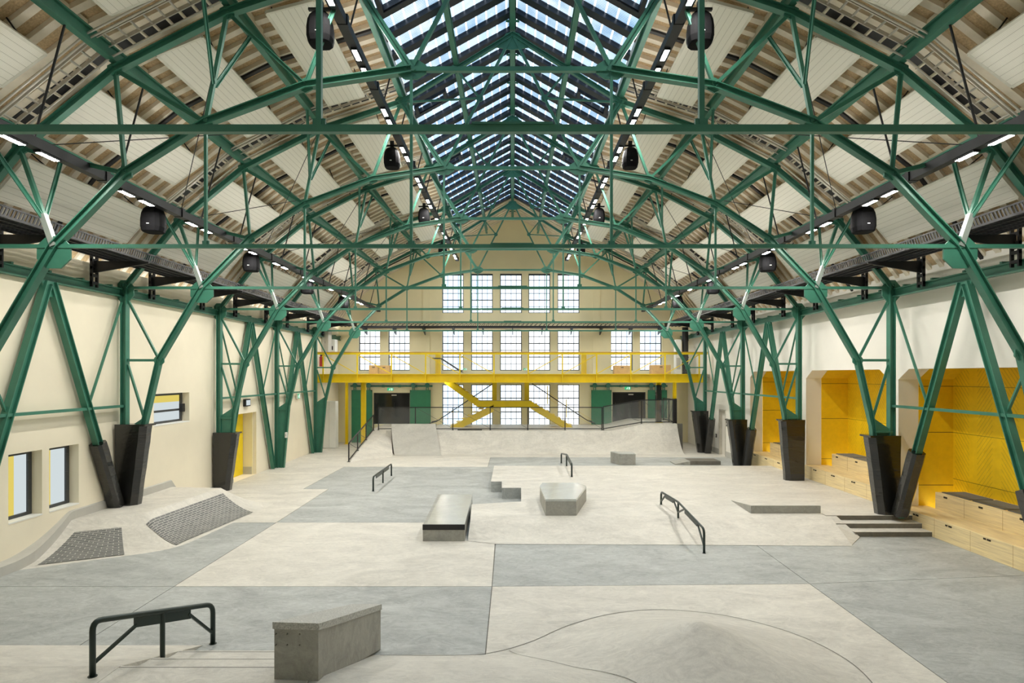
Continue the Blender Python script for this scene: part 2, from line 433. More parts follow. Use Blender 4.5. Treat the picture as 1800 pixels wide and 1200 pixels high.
def heightgrid(fn, x0, x1, y0, y1, st, low=-0.03, mi=0):
    mb = MB(); nx, ny = int((x1 - x0) / st) + 1, int((y1 - y0) / st) + 1; idx = {}
    H = [[fn(x0 + i * st, y0 + j * st) for j in range(ny)] for i in range(nx)]
    for i in range(nx - 1):
        for j in range(ny - 1):
            q = [(i, j), (i + 1, j), (i + 1, j + 1), (i, j + 1)]
            if max(H[a][b] for a, b in q) < -0.001: continue
            f = []
            for a, b in q:
                if (a, b) not in idx:
                    idx[(a, b)] = len(mb.v); mb.v.append((x0 + a * st, y0 + b * st, max(H[a][b], low)))
                f.append(idx[(a, b)])
            mb.f.append(tuple(f)); mb.mi.append(mi)
    return mb
obj('bump', heightgrid(hfront, -2.24, 4.6, 3.0, 10.3, 0.06), M['cream'], pf, smooth=True)
# thin joint lines drawn in the concrete round the bump
def joint_line(pts, parent, w=0.012, fn=None, z=0.004):
    mb = MB(); P = [V((x, y)) for x, y in pts]
    L, R = [], []
    for k, p in enumerate(P):
        d = (P[min(k + 1, len(P) - 1)] - P[max(k - 1, 0)]).normalized(); nrm = V((-d.y, d.x)) * w / 2
        h = (fn(p.x, p.y) if fn else 0) ; h = max(h, 0) + z
        L.append((p.x + nrm.x, p.y + nrm.y, h)); R.append((p.x - nrm.x, p.y - nrm.y, h))
    for k in range(len(P) - 1): mb.face([L[k], L[k + 1], R[k + 1], R[k]])
    return obj('joint', mb, M['joint'], parent)
def smooth_line(P, n=6):
    P = [V(p) for p in P]; out = []
    for k in range(len(P) - 1):
        a, b, c, d = P[max(k - 1, 0)], P[k], P[k + 1], P[min(k + 2, len(P) - 1)]
        for q in range(n):
            t = q / n
            out.append(tuple(.5 * ((2 * b) + (c - a) * t + (2 * a - 5 * b + 4 * c - d) * t * t + (3 * b - a - 3 * c + d) * t ** 3)))
    return out + [tuple(P[-1])]
joint_line(smooth_line([(-1.75, 8.40), (-.9, 8.38), (-.31, 8.48), (.23, 8.82), (.83, 9.42), (1.55, 9.88), (2.37, 10.05), (3.3, 9.78), (4.0, 9.15), (4.32, 8.4), (4.33, 7.7), (4.1, 7.0)]), pf, fn=hfront)
joint_line(smooth_line([(-.05, 8.55), (.35, 8.12), (.69, 7.82), (1.05, 7.66), (1.4, 7.32), (1.6, 6.9)]), pf, w=.009, fn=hfront, z=.006)

# right platform with bank and three steps
CR, TO = 15.25, 13.92
pl = thing('raised_platform', 'raised pale concrete platform at right with a sloped front bank and three corner steps', 'platform', (4, 18, 0))
j = [G(863, 846, PZ), G(882, 846, PZ), G(882, 857, PZ), G(916, 857, PZ), G(916, 881, PZ), G(829, 886, PZ)]
FB, FT = 23.7, 25.6
top = [(-1.0, CR)] + [(7.5, CR), (7.5, 15.5), (RX, 15.5), (RX, FB), (j[0][0], FB), j[0], j[1], j[2], j[3], j[4], j[5]]
mb = MB(); mb.prism([(x, y, PZ) for x, y in top], [(x, y, 0) for x, y in top], 1); mb.mi[1] = 0; obj('deck', mb, [M['cream'], M['grey']], pl)  # side faces grey in place of the shade on them
mb = MB()
a = [(-1.0, CR, PZ), (7.6, CR, PZ), (7.35, TO - .15, .006), (3.9, TO - .05, .006), (-.36, TO + .02, .006), (-1.0, TO + .3, .006)]
mb.poly(a, [(0, 1, 2, 3, 4, 5)]); mb.poly([(7.6, CR, PZ), (7.35, TO - .15, .006), (7.6, CR, 0)], [(0, 1, 2)])
obj('bank', mb, M['cream'], pl)
mb = MB(); mb.prism([(j[0][0], FB, PZ), (RX, FB, PZ), (RX, FT, .004), (j[0][0], FT, .004)], [(j[0][0], FB, -.01), (RX, FB, -.01), (RX, FT, -.01), (j[0][0], FT, -.01)]); obj('bank', mb, M['grey'], pl)
for k, (y0, z) in enumerate(((14.58, .11), (14.94, .22), (15.30, .33))):
    x0, x1 = [(7.85, 9.62), (7.72, 9.62), (7.55, 9.62)][k]
    mb = MB(); mb.box(x0 - .3 * (k > 0), x1, y0, 15.5, 0.003, z - .004)
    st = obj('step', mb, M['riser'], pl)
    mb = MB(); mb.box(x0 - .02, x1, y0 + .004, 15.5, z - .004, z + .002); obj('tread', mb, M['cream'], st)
mb = MB(); mb.prism([(7.3, CR, PZ), (7.75, CR, PZ), (7.9, 14.5, .02), (7.35, TO - .1, .006)], [(7.3, CR, 0), (7.75, CR, 0), (7.9, 14.5, 0), (7.35, TO - .1, 0)]); obj('cheek', mb, M['cream'], pl)

# left corner ramp with brick panels
RH = 0.56
nA, nB = V((0.55, -0.835)), V((0.9975, -0.07))
def hleft(x, y):
    dA = max(0, ((x + 8.67) * nA.x + (y - 14.34) * nA.y) / 1.5)
    dB = max(0, ((x + 8.25) * nB.x + (y - 16.0) * nB.y) / 1.25)
    dC = max(0, (y - 17.75 + .1 * (x + 8)) / 0.85)
    t = (dA ** 7 + dB ** 7 + dC ** 7) ** (1 / 7)
    return RH * (1 - t) ** 1.75 if t < 1 else -0.05 * (t - 1)
lr = thing('corner_ramp', 'pale concrete corner ramp by the left wall, two grey brick panels on it', 'ramp', (-8.6, 16, 0))
obj('ramp_body', heightgrid(hleft, LX + .02, -6.6, 11.4, 18.9, 0.05), M['cream'], lr, smooth=True)
def brick_patch(c, nu, nv, label):
    mb = MB(); P = [V((x, y)) for x, y in c]          # bl, br, tr, tl
    W = ((P[1] - P[0]).length + (P[2] - P[3]).length) / 2; H = ((P[3] - P[0]).length + (P[2] - P[1]).length) / 2 * 1.12
    def pt(i, k):
        a, b = i / nu, k / nv
        p = P[0].lerp(P[1], a).lerp(P[3].lerp(P[2], a), b)
        return (p.x, p.y, max(hleft(p.x, p.y), 0) + .012), (a * W, b * H)
    for i in range(nu):
        for k in range(nv):
            q = [pt(i, k), pt(i + 1, k), pt(i + 1, k + 1), pt(i, k + 1)]
            mb.face([x[0] for x in q], 0, [x[1] for x in q])
    o = obj('brick_panel', mb, M['brick'], lr); o['label'] = label
brick_patch([(-9.22, 12.36), (-7.98, 13.10), (-8.58, 13.98), (-9.30, 13.52)], 14, 14, 'dark grey brick panel on the ramp end facing the camera')
brick_patch([(-7.30, 13.83), (-6.98, 17.15), (-7.98, 17.55), (-8.20, 14.25)], 28, 14, 'long dark grey brick panel on the ramp side facing the hall')

# grey plinth along the left wall, following ramp and floor
mb = MB(); ys = [NY + .1 * k for k in range(int((20.3 - NY) / .1))]
ys = [y for y in ys if y > 2]
def skirt(y): return (max(hleft(LX + .05, y), 0) if y > 9 else (PZ if y < 7.38 else max(0, PZ * (8.72 - y) / 1.34))) + .20
def addskirt(y0, y1):
    n = max(2, int((y1 - y0) / .1)); pr = None
    for k in range(n + 1):
        y = y0 + (y1 - y0) * k / n; z = skirt(y); thk = .03 if y > 14 else .03 + .20 * min(1, (14 - y) / 1.5)
        cur = [(LX, y, z), (LX + thk, y, z - .02), (LX + thk, y, 0), (LX, y, 0)]
        if pr:
            for q in range(3): mb.face([pr[q], pr[q + 1], cur[q + 1], cur[q]])
        pr = cur
addskirt(2.0, 18.6)
mb.box(LX, LX + .015, 18.6, 21.9, 0, .13)
bs = struct('baseboard_left', mb, M['plinth'])
mb = MB(); mb.box(RX - .015, RX, 26.2, 28.9, 0, .25); mb.box(RX - .015, RX, 29.75, 31.5, 0, .25)
struct('baseboard_right', mb, M['plinth'])

# ------------------------------------------------------------------ walls
def wall(mb, fn, a0, a1, z0, z1, holes, dep, mi=0, rmi=0):
    A = sorted({a0, a1, *[h[0] for h in holes], *[h[1] for h in holes]}); Z = sorted({z0, z1, *[h[2] for h in holes], *[h[3] for h in holes]})
    for p, q in zip(A, A[1:]):
        for r, s in zip(Z, Z[1:]):
            ca, cz = (p + q) / 2, (r + s) / 2
            if any(h[0] < ca < h[1] and h[2] < cz < h[3] for h in holes): continue
            mb.face([fn(p, r, 0), fn(q, r, 0), fn(q, s, 0), fn(p, s, 0)], mi)
    for h in holes:
        c = [(h[0], h[2]), (h[1], h[2]), (h[1], h[3]), (h[0], h[3])]
        for k in range(4):
            u, v = c[k], c[(k + 1) % 4]
            mb.face([fn(*u, 0), fn(*v, 0), fn(*v, dep), fn(*u, dep)], rmi)
WT = 6.25
lh = [(12.13, 13.0, .87, 2.18), (13.2, 14.1, .87, 2.18), (17.05, 18.92, 2.34, 3.19), (21.9, 23.87, 0, 2.33)]
mb = MB(); wall(mb, lambda a, z, d: (LX - d, a, z), NY, BY, -.1, WT, lh, 0.55)
struct('wall_left', mb, M['wall'])
niche = [(11.3, 15.95), (16.36, 20.97), (21.4, 25.9)]
NT_ = 3.85
rh = [(a, b, -.05, NT_) for a, b in niche] + [(28.9, 29.75, 0, 2.08)]
mb = MB(); wall(mb, lambda a, z, d: (RX + d, a, z), NY, BY, -.1, WT, rh, 0.5)
ch = .42
for a, b in niche:
    for y0, s in ((a, 1), (b, -1)):
        mb.prism([(RX, y0, NT_), (RX, y0 + s * ch, NT_), (RX, y0, NT_ - ch * .62)], [(RX + .5, y0, NT_), (RX + .5, y0 + s * ch, NT_), (RX + .5, y0, NT_ - ch * .62)])
struct('wall_right', mb, M['wall_white'])
# end wall with its tall windows
cw = [(-3.89, -2.70), (-2.29, -1.09), (-.69, .51), (.88, 2.08), (2.48, 3.70)]
sw = [(-8.49, -7.30), (-6.86, -5.67), (5.42, 6.64), (7.02, 8.24)]
rows = [(.9, 3.18), (3.95, 6.20), (7.12, 9.31)]
wins = [(a, b, *rows[r]) for r in (2, 1, 0) for a, b in cw] + [(a, b, *rows[1]) for a, b in sw]
dh = [(-7.66, -5.66, 0.99, 2.72), (5.5, 7.34, 0.99, 2.76)]
mb = MB(); efn = lambda a, z, d: (a, BY + d, z)
wall(mb, efn, LX, RX, -.1, WT, [h for h in wins if h[3] < 6.5] + dh, .3)
wall(mb, efn, -4.3, 4.1, WT, 9.5, [h for h in wins if h[3] > 6.5], .3)
ROOF = [(9.85, 6.05), (8.40, 7.92), (6.72, 9.22), (4.78, 10.20), (2.72, 10.86)]     # underside of the roof boards (u, z)
L = [(sx(u, -1), z) for u, z in ROOF]; R = [(sx(u, 1), z) for u, z in ROOF]
mb.face([efn(LX, WT, 0), efn(-4.3, WT, 0), efn(-4.3, 9.5, 0), efn(-4.3, 10.6, 0)] + [efn(u, z + .3, 0) for u, z in reversed(L[:4])])
mb.face([efn(RX, WT, 0), efn(4.1, WT, 0), efn(4.1, 9.5, 0), efn(4.1, 10.6, 0)] + [efn(u, z + .3, 0) for u, z in reversed(R[:4])])
mb.face([efn(-4.3, 9.5, 0), efn(4.1, 9.5, 0), efn(4.1, 10.6, 0), efn(2.7, 11.1, 0), efn(0, 12.9, 0), efn(-2.7, 11.1, 0), efn(-4.3, 10.6, 0)])
for x in (-4.75, 4.62): mb.box(x - .2, x + .2, BY - .06, BY, 3.6, 10.2)              # flat piers
struct('wall_end', mb, M['wall_end'])
mb = MB(); mb.face([(LX, NY, -.1), (RX, NY, -.1), (RX, NY, 6.3), (4.7, NY, 10.5), (0, NY, 12.9), (-4.7, NY, 10.5), (LX, NY, 6.3)]); struct('wall_near', mb, M['wall'])

def grid_window(n, a, b, z0, z1, nx=4, nz=6):
    root = bpy.data.objects.new('window_%d' % n, None); COL.objects.link(root); root.location = ((a + b) / 2, BY + .2, z0); WL[root.name] = tuple(root.location); root['kind'] = 'structure'
    y = BY + .18
    mb = MB(); t = .045
    mb.box(a, b, y, y + .06, z0, z0 + t); mb.box(a, b, y, y + .06, z1 - t * (2.2 if z1 > 9 else 1), z1); mb.box(a, a + t, y, y + .06, z0, z1); mb.box(b - t, b, y, y + .06, z0, z1)
    obj('window_frame', mb, M['muntin'], root)
    mb = MB()
    for k in range(1, nx): x = a + (b - a) * k / nx; mb.box(x - .014, x + .014, y + .01, y + .05, z0, z1)
    for k in range(1, nz): z = z0 + (z1 - z0) * k / nz; q = .028 if k == 2 or k == 4 else .016; mb.box(a, b, y + .012, y + .048, z - q, z + q)
    obj('muntins', mb, M['muntin'], root)
    mb = MB(); mb.face([(a, y + .03, z0), (b, y + .03, z0), (b, y + .03, z1), (a, y + .03, z1)]); obj('pane', mb, M['glass'], root)
for n, (a, b, z0, z1) in enumerate(wins): grid_window(n + 1, a, b, z0, z1)
nwin = len(wins)
# left wall windows
for k, (a, b, z0, z1) in enumerate(lh[:3]):
    nwin += 1; x = LX - .24
    root = bpy.data.objects.new('window_%d' % nwin, None); COL.objects.link(root); root.location = (x, (a + b) / 2, z0); WL[root.name] = tuple(root.location); root['kind'] = 'structure'
    mb = MB(); t = .07
    for q in ((a, b, z0, z0 + t), (a, b, z1 - t, z1), (a, a + t, z0 + t, z1 - t), (b - t * 1.4, b, z0 + t, z1 - t)): mb.box(x - .04, x + .03, *q)
    if k == 2: mb.box(x - .035, x + .025, a + t, b - t * 1.4, 2.66, 2.72)
    obj('window_frame', mb, M['winframe'], root)
    ys = a + (b - a) * (.52 if k == 0 else .42)
    if k < 2:
        mb = MB(); mb.box(x - .02, x - .01, ys, b, z0, z1); obj('pane', mb, M['frost'], root)
        mb = MB(); mb.box(x - .02, x - .01, a, ys, z0, z1); obj('yellow_pane', mb, M['yroom'], root)
        mb = MB()
        for z in (z0 + .25, z0 + .65, z0 + 1.05): mb.box(x + .03, x + .05, b - .14, b - .05, z, z + .06)
        obj('hinge', mb, M['winframe'], root)
    else:  # white and yellow reflections in this window made as glowing panes
        mb = MB(); mb.box(x - .02, x - .01, a, b, z0, 2.93); obj('pane', mb, M['frost'], root)
        mb = MB(); mb.box(x - .02, x - .01, a, b, 2.93, z1); obj('yellow_pane', mb, M['yroom'], root)
        mb = MB(); mb.box(x + .02, x + .12, b - .16, b - .02, 2.62, 2.86); obj('opener_motor', mb, M['black'], root)
    mb = MB(); mb.box(LX - .24, LX + .01, a, b, z0 - .02, z0 + .008); obj('window_sill', mb, M['white'], root)
# left door recess
d = bpy.data.objects.new('door_1', None); COL.objects.link(d); d.location = (LX - .3, 22.9, 0); WL[d.name] = tuple(d.location); d['kind'] = 'structure'
mb = MB(); mb.box(LX - .58, LX - .52, 21.9, 23.87, 0, 2.33); obj('recess_back', mb, M['wall_end'], d)
mb = MB(); mb.box(LX - .53, LX - .12, 23.80, 23.86, .0, 2.33); obj('recess_side', mb, M['wall_end'], d)
mb = MB(); mb.box(LX - .51, LX - .46, 21.95, 23.77, .01, 2.30); obj('door_leaf', mb, M['yellow'], d)
mb = MB(); mb.box(LX - .52, LX - .14, 23.78, 23.80, 0, .28); obj('kick_strip', mb, M['plinth'], d)
# right service door
d = bpy.data.objects.new('door_2', None); COL.objects.link(d); d.location = (RX + .1, 29.3, 0); WL[d.name] = tuple(d.location); d['kind'] = 'structure'
mb = MB(); mb.box(RX + .12, RX + .17, 28.9, 29.75, 0.01, 2.08); obj('door_leaf', mb, M['wall_white'], d)
mb = MB(); mb.box(RX - .02, RX + .12, 28.86, 28.92, 0, 2.12); mb.box(RX - .02, RX + .12, 29.72, 29.78, 0, 2.12); mb.box(RX - .02, RX + .12, 28.92, 29.72, 2.06, 2.12); obj('door_frame', mb, M['silver'], d)
mb = MB(); mb.box(RX + .07, RX + .12, 28.98, 29.1, 1.0, 1.04); obj('door_handle', mb, M['black'], d)

# ------------------------------------------------------------------ roof
def roof_side(name, s, y0, y1):
    mb = MB(); P = [(sx(u, s), z) for u, z in ROOF]
    for (xa, za), (xb, zb) in zip(P, P[1:]):
        mb.poly([(xa, y0, za + .09), (xa, y1, za + .09), (xb, y1, zb + .09), (xb, y0, zb + .09)], [(0, 1, 2, 3)], 0)
    n = int(round((y1 - y0) / (5 / 12)))
    for k in range(n + 1):
        y = y0 + k * 5 / 12
        for (xa, za), (xb, zb) in zip(P, P[1:]):
            mb.prism([(xa, y - .075, za + .10), (xa, y + .075, za + .10), (xb, y + .075, zb + .10), (xb, y - .075, zb + .10)],
                     [(xa, y - .075, za), (xa, y + .075, za), (xb, y + .075, zb), (xb, y - .075, zb)], 1)
    for t in range(-1, 7):                        # dark steel rafter at mid bay
        y = 5.5 + 5 * t + 2.62
        if y < y0 or y > y1: continue
        for (xa, za), (xb, zb) in zip(P, P[1:]):
            mb.prism([(xa, y - .05, za + .05), (xa, y + .05, za + .05), (xb, y + .05, zb + .05), (xb, y - .05, zb + .05)],
                     [(xa, y - .05, za - .05), (xa, y + .05, za - .05), (xb, y + .05, zb - .05), (xb, y - .05, zb - .05)], 2)
    for t in range(1, 7):                         # dark slot with pale bridging pieces beyond each truss
        y = 5.5 + 5 * t + .30
        if y < y0 or y > y1: continue
        for (xa, za), (xb, zb) in list(zip(P, P[1:]))[1:]:
            mb.prism([(xa, y - .14, za + .05), (xa, y + .14, za + .05), (xb, y + .14, zb + .05), (xb, y - .14, zb + .05)],
                     [(xa, y - .14, za - .012), (xa, y + .14, za - .012), (xb, y + .14, zb - .012), (xb, y - .14, zb - .012)], 2)
            m_ = int(math.hypot(xb - xa, zb - za) / .24)
            for q in range(m_):
                f = (q + .5) / m_; x, z = xa + (xb - xa) * f, za + (zb - za) * f
                mb.box(x - .022, x + .022, y - .15, y + .15, z - .035, z, 1)
    # long cream battens along each fold
    for (xa, za) in P[1:4]:
        mb.box(xa - .07, xa + .07, y0, y1, za - .02, za + .1, 1)
    return struct(name, mb, [M['board'], M['rib'], M['black']])
roof_side('ceiling_left', -1, NY, BY); roof_side('ceiling_right', 1, NY, BY)
RZ, EZ, EU = 12.50, 10.98, 2.74
SKY1 = 31.3
mb = MB()
for s in (-1, 1):                                  # ribbed closed end of the lantern
    xe = sx(EU, s)
    mb.poly([(xe, SKY1, EZ + .1), (xe, BY, EZ + .1), (0, BY, RZ + .1), (0, SKY1, RZ + .1)], [(0, 1, 2, 3)], 0)
    for k in range(10):
        y = SKY1 + .1 + k * 5 / 12
        mb.prism([(xe, y - .075, EZ + .1), (xe, y + .075, EZ + .1), (0, y + .075, RZ + .1), (0, y - .075, RZ + .1)], [(xe, y - .075, EZ), (xe, y + .075, EZ), (0, y + .075, RZ), (0, y - .075, RZ)], 1)
struct('ceiling_end', mb, [M['board'], M['rib']])
for s, nm in ((-1, 'trim_1'), (1, 'trim_2')):      # white upstand under the roof glass
    x = sx(EU, s); mb = MB(); mb.box(x - .03, x + .03, NY, BY, 10.60, EZ + .06); struct(nm, mb, M['white'])
for s in (-1, 1):
    nwin += 1
    root = bpy.data.objects.new('window_%d' % nwin, None); COL.objects.link(root); root.location = (sx(1.4, s), 15, 11.7); WL[root.name] = tuple(root.location); root['kind'] = 'structure'
    xe = sx(EU, s); sl = math.hypot(xe, RZ - EZ)
    gl, br, vf = MB(), MB(), MB()
    st = 5 / 6; n = int((SKY1 - NY) / st)
    for k in range(n + 1):
        y = SKY1 - k * st
        br.prism([(xe, y - .13, EZ + .1), (xe, y + .13, EZ + .1), (0, y + .13, RZ + .1), (0, y - .13, RZ + .1)], [(xe, y - .13, EZ - .03), (xe, y + .13, EZ - .03), (0, y + .13, RZ - .03), (0, y - .13, RZ - .03)])
        gl.face([(xe, y - st, EZ + .04), (xe, y, EZ + .04), (0, y, RZ + .04), (0, y - st, RZ + .04)], 0, [(0, y - st), (0, y), (sl, y), (sl, y - st)])
    br.box(min(0, -.09), .09, NY, SKY1, RZ - .02, RZ + .12)
    for t in range(0, 6):                          # framed vents beside the trusses
        y0, y1 = 5.5 + 5 * t + 1.93, 5.5 + 5 * t + 2.37
        if y1 > SKY1: continue
        f = lambda q, dz: (xe * (1 - q), 0, EZ + (RZ - EZ) * q + dz)
        for q0, q1, a, b in ((.03, .34, y0 - .05, y0 + .0), (.03, .34, y1 - .0, y1 + .05), (.31, .34, y0, y1), (.03, .06, y0, y1)):
            A, B = f(q0, 0), f(q1, 0)
            vf.prism([(A[0], a, A[2] + .06), (A[0], b, A[2] + .06), (B[0], b, B[2] + .06), (B[0], a, B[2] + .06)], [(A[0], a, A[2] - .06), (A[0], b, A[2] - .06), (B[0], b, B[2] - .06), (B[0], a, B[2] - .06)])
    obj('glazing_bars', br, M['bluesteel'], root); obj('solar_pane', gl, M['pv'], root); obj('vent_frames', vf, M['bluesteel'], root)
# ------------------------------------------------------------------ roof trusses
N_ = dict(G=(9.33, 5.82), K=(8.03, 7.44), A=(6.48, 8.73), B=(4.65, 9.67), E=(2.68, 10.33), R=(0, 11.98), M=(1.36, 11.14),
          F=(7.47, 5.82), I=(6.32, 7.02), H=(5.0, 7.86), J=(3.37, 8.47), D=(1.65, 8.73), Q=(0.79, 10.43), N=(8.50, 4.06), P=(8.86, 2.50), S=(9.08, 0.0), C=(9.33, 0.0))
YS = V((0, 1, 0))
def truss(y, label):
    t = thing('roof_truss', label, 'roof truss', (0, y, 0), 'green steel roof trusses')
    def P(k, s): u, z = N_[k]; return V((sx(u, s), y, z))
    def m(name, a, b, s, h, w_, prof='box', mat='green', mb=None):
        q = mb or MB(); q.bar(P(a, s) if isinstance(a, str) else a, P(b, s) if isinstance(b, str) else b, w_, h, YS, prof)
        return q if mb else obj(name, q, M[mat], t)
    mb = MB(); mb.bar(P('G', -1), P('G', 1), .065, .062, YS, 'box'); mb.box(-.35, .35, y - .045, y + .045, 5.85, 5.87); obj('tie_beam', mb, M['green'], t)
    mb = MB(); mb.bar(P('D', -1), P('D', 1), .08, .075, YS); obj('cross_tie', mb, M['green'], t)
    for s in (-1, 1):
        mb = MB()
        for a, b in ('GK', 'KA', 'AB', 'BE'): m('', a, b, s, .115, .13, 'I', mb=mb)
        obj('upper_chord', mb, M['green'], t)
        mb = MB()
        for a, b in ('FI', 'IH', 'HJ', 'JD'): m('', a, b, s, .115, .14, 'I', mb=mb)
        obj('lower_chord', mb, M['green'], t)
        mb = MB(); m('', 'E', 'D', s, .05, .05, mb=mb)
        for o in (-.06, .06): q = V((s * o, 0, o * .5)); mb.bar(P('E', s) + q, P('D', s) + q, .10, .045, YS)
        obj('lantern_post', mb, M['green'], t)
        mb = MB(); m('', 'E', 'R', s, .10, .10, 'I', mb=mb); obj('lantern_rafter', mb, M['green'], t)
        m('ridge_strut', 'R', 'D', s, .06, .07)
        m('web_strut', 'M', 'Q', s, .045, .05); m('web_strut', 'Q', 'E', s, .04, .045)
        for a, b, h in (('K', 'I', .07), ('A', 'I', .065), ('A', 'H', .07), ('B', 'J', .06), ('J', 'E', .065)): m('web_strut', a, b, s, h, .075, 'T')
        # post with a pair of knee braces up to the purlin
        for lo, hi, up in (('H', 'B', .68), ('F', 'K', .56)):
            a, b = P(lo, s), P(hi, s); c = a + (b - a).normalized() * up
            if lo == 'F': mb = MB(); mb.bar(a, c, .10, .09, YS); obj('post_sleeve', mb, M['zinc'], t)['label'] = 'bare galvanised lower end of the post'
            mb = MB(); mb.bar(a if lo == 'H' else c, b, .07, .06, YS); obj('post', mb, M['green'], t)
            for dy in (-.95, .95):
                mb = MB(); mb.bar(c + V((0, .04 * dy, -.05)), b + V((0, dy, .14)), .065, .065, V((1, 0, 0)), 'T'); obj('knee_brace', mb, M['green'], t)
        for k in ('D', 'H'):
            p = P(k, s); mb = MB(); mb.bar(p, V((p.x, y, 5.82)), .05, .045, YS); mb.box(p.x - .055, p.x + .055, y - .012, y + .012, 5.83, 5.91); obj('hanger', mb, M['green'], t)
        # wall column, inclined leg and their struts
        mb = MB(); mb.bar(P('G', s) + V((0, 0, .1)), P('C', s), .16, .14, YS, 'I'); obj('column', mb, M['green'], t)
        mb = MB(); m('', 'F', 'N', s, .13, .15, 'I', mb=mb); m('', 'N', 'P', s, .12, .15, 'I', mb=mb); m('', 'P', 'S', s, .10, .16, 'I', mb=mb); obj('inclined_leg', mb, M['green'], t)
        q = V((sx(9.30, s), y, 4.06)); mb = MB(); mb.bar(q, P('N', s), .06, .06, YS); obj('leg_strut', mb, M['green'], t)
        mb = MB(); mb.bar(V((sx(9.25, s), y, 5.5)), P('N', s), .06, .06, YS, 'T'); obj('leg_strut', mb, M['green'], t)
        mb = MB(); mb.bar(V((sx(9.26, s), y, 3.95)), P('P', s) + V((0, 0, .12)), .06, .055, YS, 'T'); obj('leg_strut', mb, M['green'], t)
        mb = MB(); mb.plate((y, [(sx(u, s), z) for u, z in ((9.33, 0), (9.08, 0), (8.88, 2.5), (8.85, 2.68), (9.30, 2.38))]), .035)
        mb.box(min(sx(9.33, s), sx(8.9, s)), max(sx(9.33, s), sx(8.9, s)), y - .07, y + .07, 2.30, 2.34); obj('foot_plate', mb, M['green'], t)
        # gusset plates
        def gus(k, r, n=8, sq=1.0, dz=0):
            mb = MB(); c = P(k, s); mb.plate((y, [(c.x + r * math.cos(2 * math.pi * (i + .5) / n), c.z + dz + sq * r * math.sin(2 * math.pi * (i + .5) / n)) for i in range(n)]), .035); obj('gusset_plate', mb, M['green'], t)
        gus('F', .30, 8, .95, -.10); gus('G', .24, 8, 1.2, -.08); gus('D', .27, 8, .65); gus('E', .16); gus('N', .13); gus('Q', .09)
        for k in 'KABIHJM': gus(k, .14, 6, .9)
        if s > 0:
            mb = MB(); mb.plate((y, [(-.38, 11.66), (0, 11.60), (.38, 11.66), (.16, 12.0), (0, 12.05), (-.16, 12.0)]), .035); obj('gusset_plate', mb, M['green'], t)
    return t
tl = ['green steel roof truss nearest the camera, only its tie beam and hangers in view',
      'second green roof truss from the camera, its arch framing the near skylight',
      'third green roof truss, left foot on the brick ramp, right foot by the steps',
      'fourth green roof truss, its legs beside the yellow doorway at left',
      'fifth green roof truss, its left foot bare green without padding',
      'sixth and farthest green roof truss, in front of the yellow gallery']
T0 = truss(TY[0], tl[0])
for k in range(1, 6): dup(T0, (0, TY[k], 0), tl[k])

# purlins, running the length of the hall
PU = [('K', .22, .12, .23, 'lowest'), ('A', .22, .12, .23, 'second lowest'), ('B', .22, .12, .23, 'third'), ('E', .22, .11, .22, 'skylight edge')]
for s, side in ((-1, 'left'), (1, 'right')):
    for k, dz, w_, h, nm in PU:
        u, z = N_[k]; x = sx(u, s); mb = MB()
        mb.bar((x, NY, z + dz), (x, SKY1 + 1.2, z + dz), w_, h, V((1, 0, 0)), 'I')
        o = obj('purlin', mb, M['green'])
        lab = {'K': 'green steel purlin nearest the wall on the %s roof slope', 'A': 'green steel purlin between the second and third panel rows of the %s slope',
               'B': 'green steel purlin between the first and second panel rows of the %s slope', 'E': 'green steel purlin along the %s edge of the skylight'}[k] % side
        tag(o, lab, 'beam', 'green roof purlins')
    x = sx(1.36, s); mb = MB(); mb.bar((x, NY, 11.33), (x, SKY1 + 2.6, 11.33), .11, .22, V((1, 0, 0)), 'I')
    tag(obj('purlin', mb, M['green']), 'green steel purlin halfway up the %s skylight slope' % side, 'beam', 'green roof purlins')
mb = MB(); mb.bar((0, NY, 12.22), (0, SKY1 + 2.6, 12.22), .13, .30, V((1, 0, 0)), 'I')
for k in range(20): mb.box(-.16, .16, 5.5 + 1.6 * k, 5.5 + 1.6 * k + .05, 12.08, 12.12)
tag(obj('ridge_beam', mb, M['green']), 'green steel ridge beam along the top of the skylight', 'beam', 'green roof purlins')
for s, side in ((-1, 'left'), (1, 'right')):
    x = sx(9.42, s); mb = MB(); mb.bar((x, NY, 5.70), (x, BY, 5.70), .14, .20, V((1, 0, 0)), 'I')
    for k in range(30): y = 6 + k; mb.box(x - .08, x + .08, y, y + .06, 5.80, 5.84)
    tag(obj('eave_beam', mb, M['green']), 'green steel beam along the top of the %s wall' % side, 'beam', 'green eave beams')

# inclined wall braces between the trusses
def wall_brace(x, s, k0, label, zf=(0, 0)):
    y0, y1 = TY[k0], TY[k0 + 1]; ym = (y0 + y1) / 2
    t = thing('inclined_brace', label, 'brace', (x, ym, 0), 'inclined green wall braces')
    for yc, sg, z in ((y0, 1, zf[0]), (y1, -1, zf[1])):
        top, bot = V((x, ym - sg * .06, 5.58)), V((x, yc + sg * .30, z))
        mb = MB(); mb.bar(top, bot, .14, .17, V((1, 0, 0)), 'I'); obj('leg', mb, M['green'], t)
        f = (5.58 - 2.95) / (5.58 - z); nd = top.lerp(bot, f)
        mb = MB(); mb.bar((x, yc + sg * .08, 5.45), nd, .05, .06, V((1, 0, 0)), 'T'); obj('thin_strut', mb, M['green'], t)
    mb = MB(); mb.bar((x, y0 + .07, 2.95), (x, y1 - .07, 2.95), .10, .06, V((1, 0, 0)))
    obj('tie_strut', mb, M['green'], t)
    mb = MB(); mb.plate((x, [(ym - .22, 5.62), (ym - .12, 5.3), (ym + .12, 5.3), (ym + .22, 5.62)]), .03, axis=0); obj('gusset_plate', mb, M['green'], t)
    return t
XL, XR = sx(9.35, -1), sx(9.35, 1)
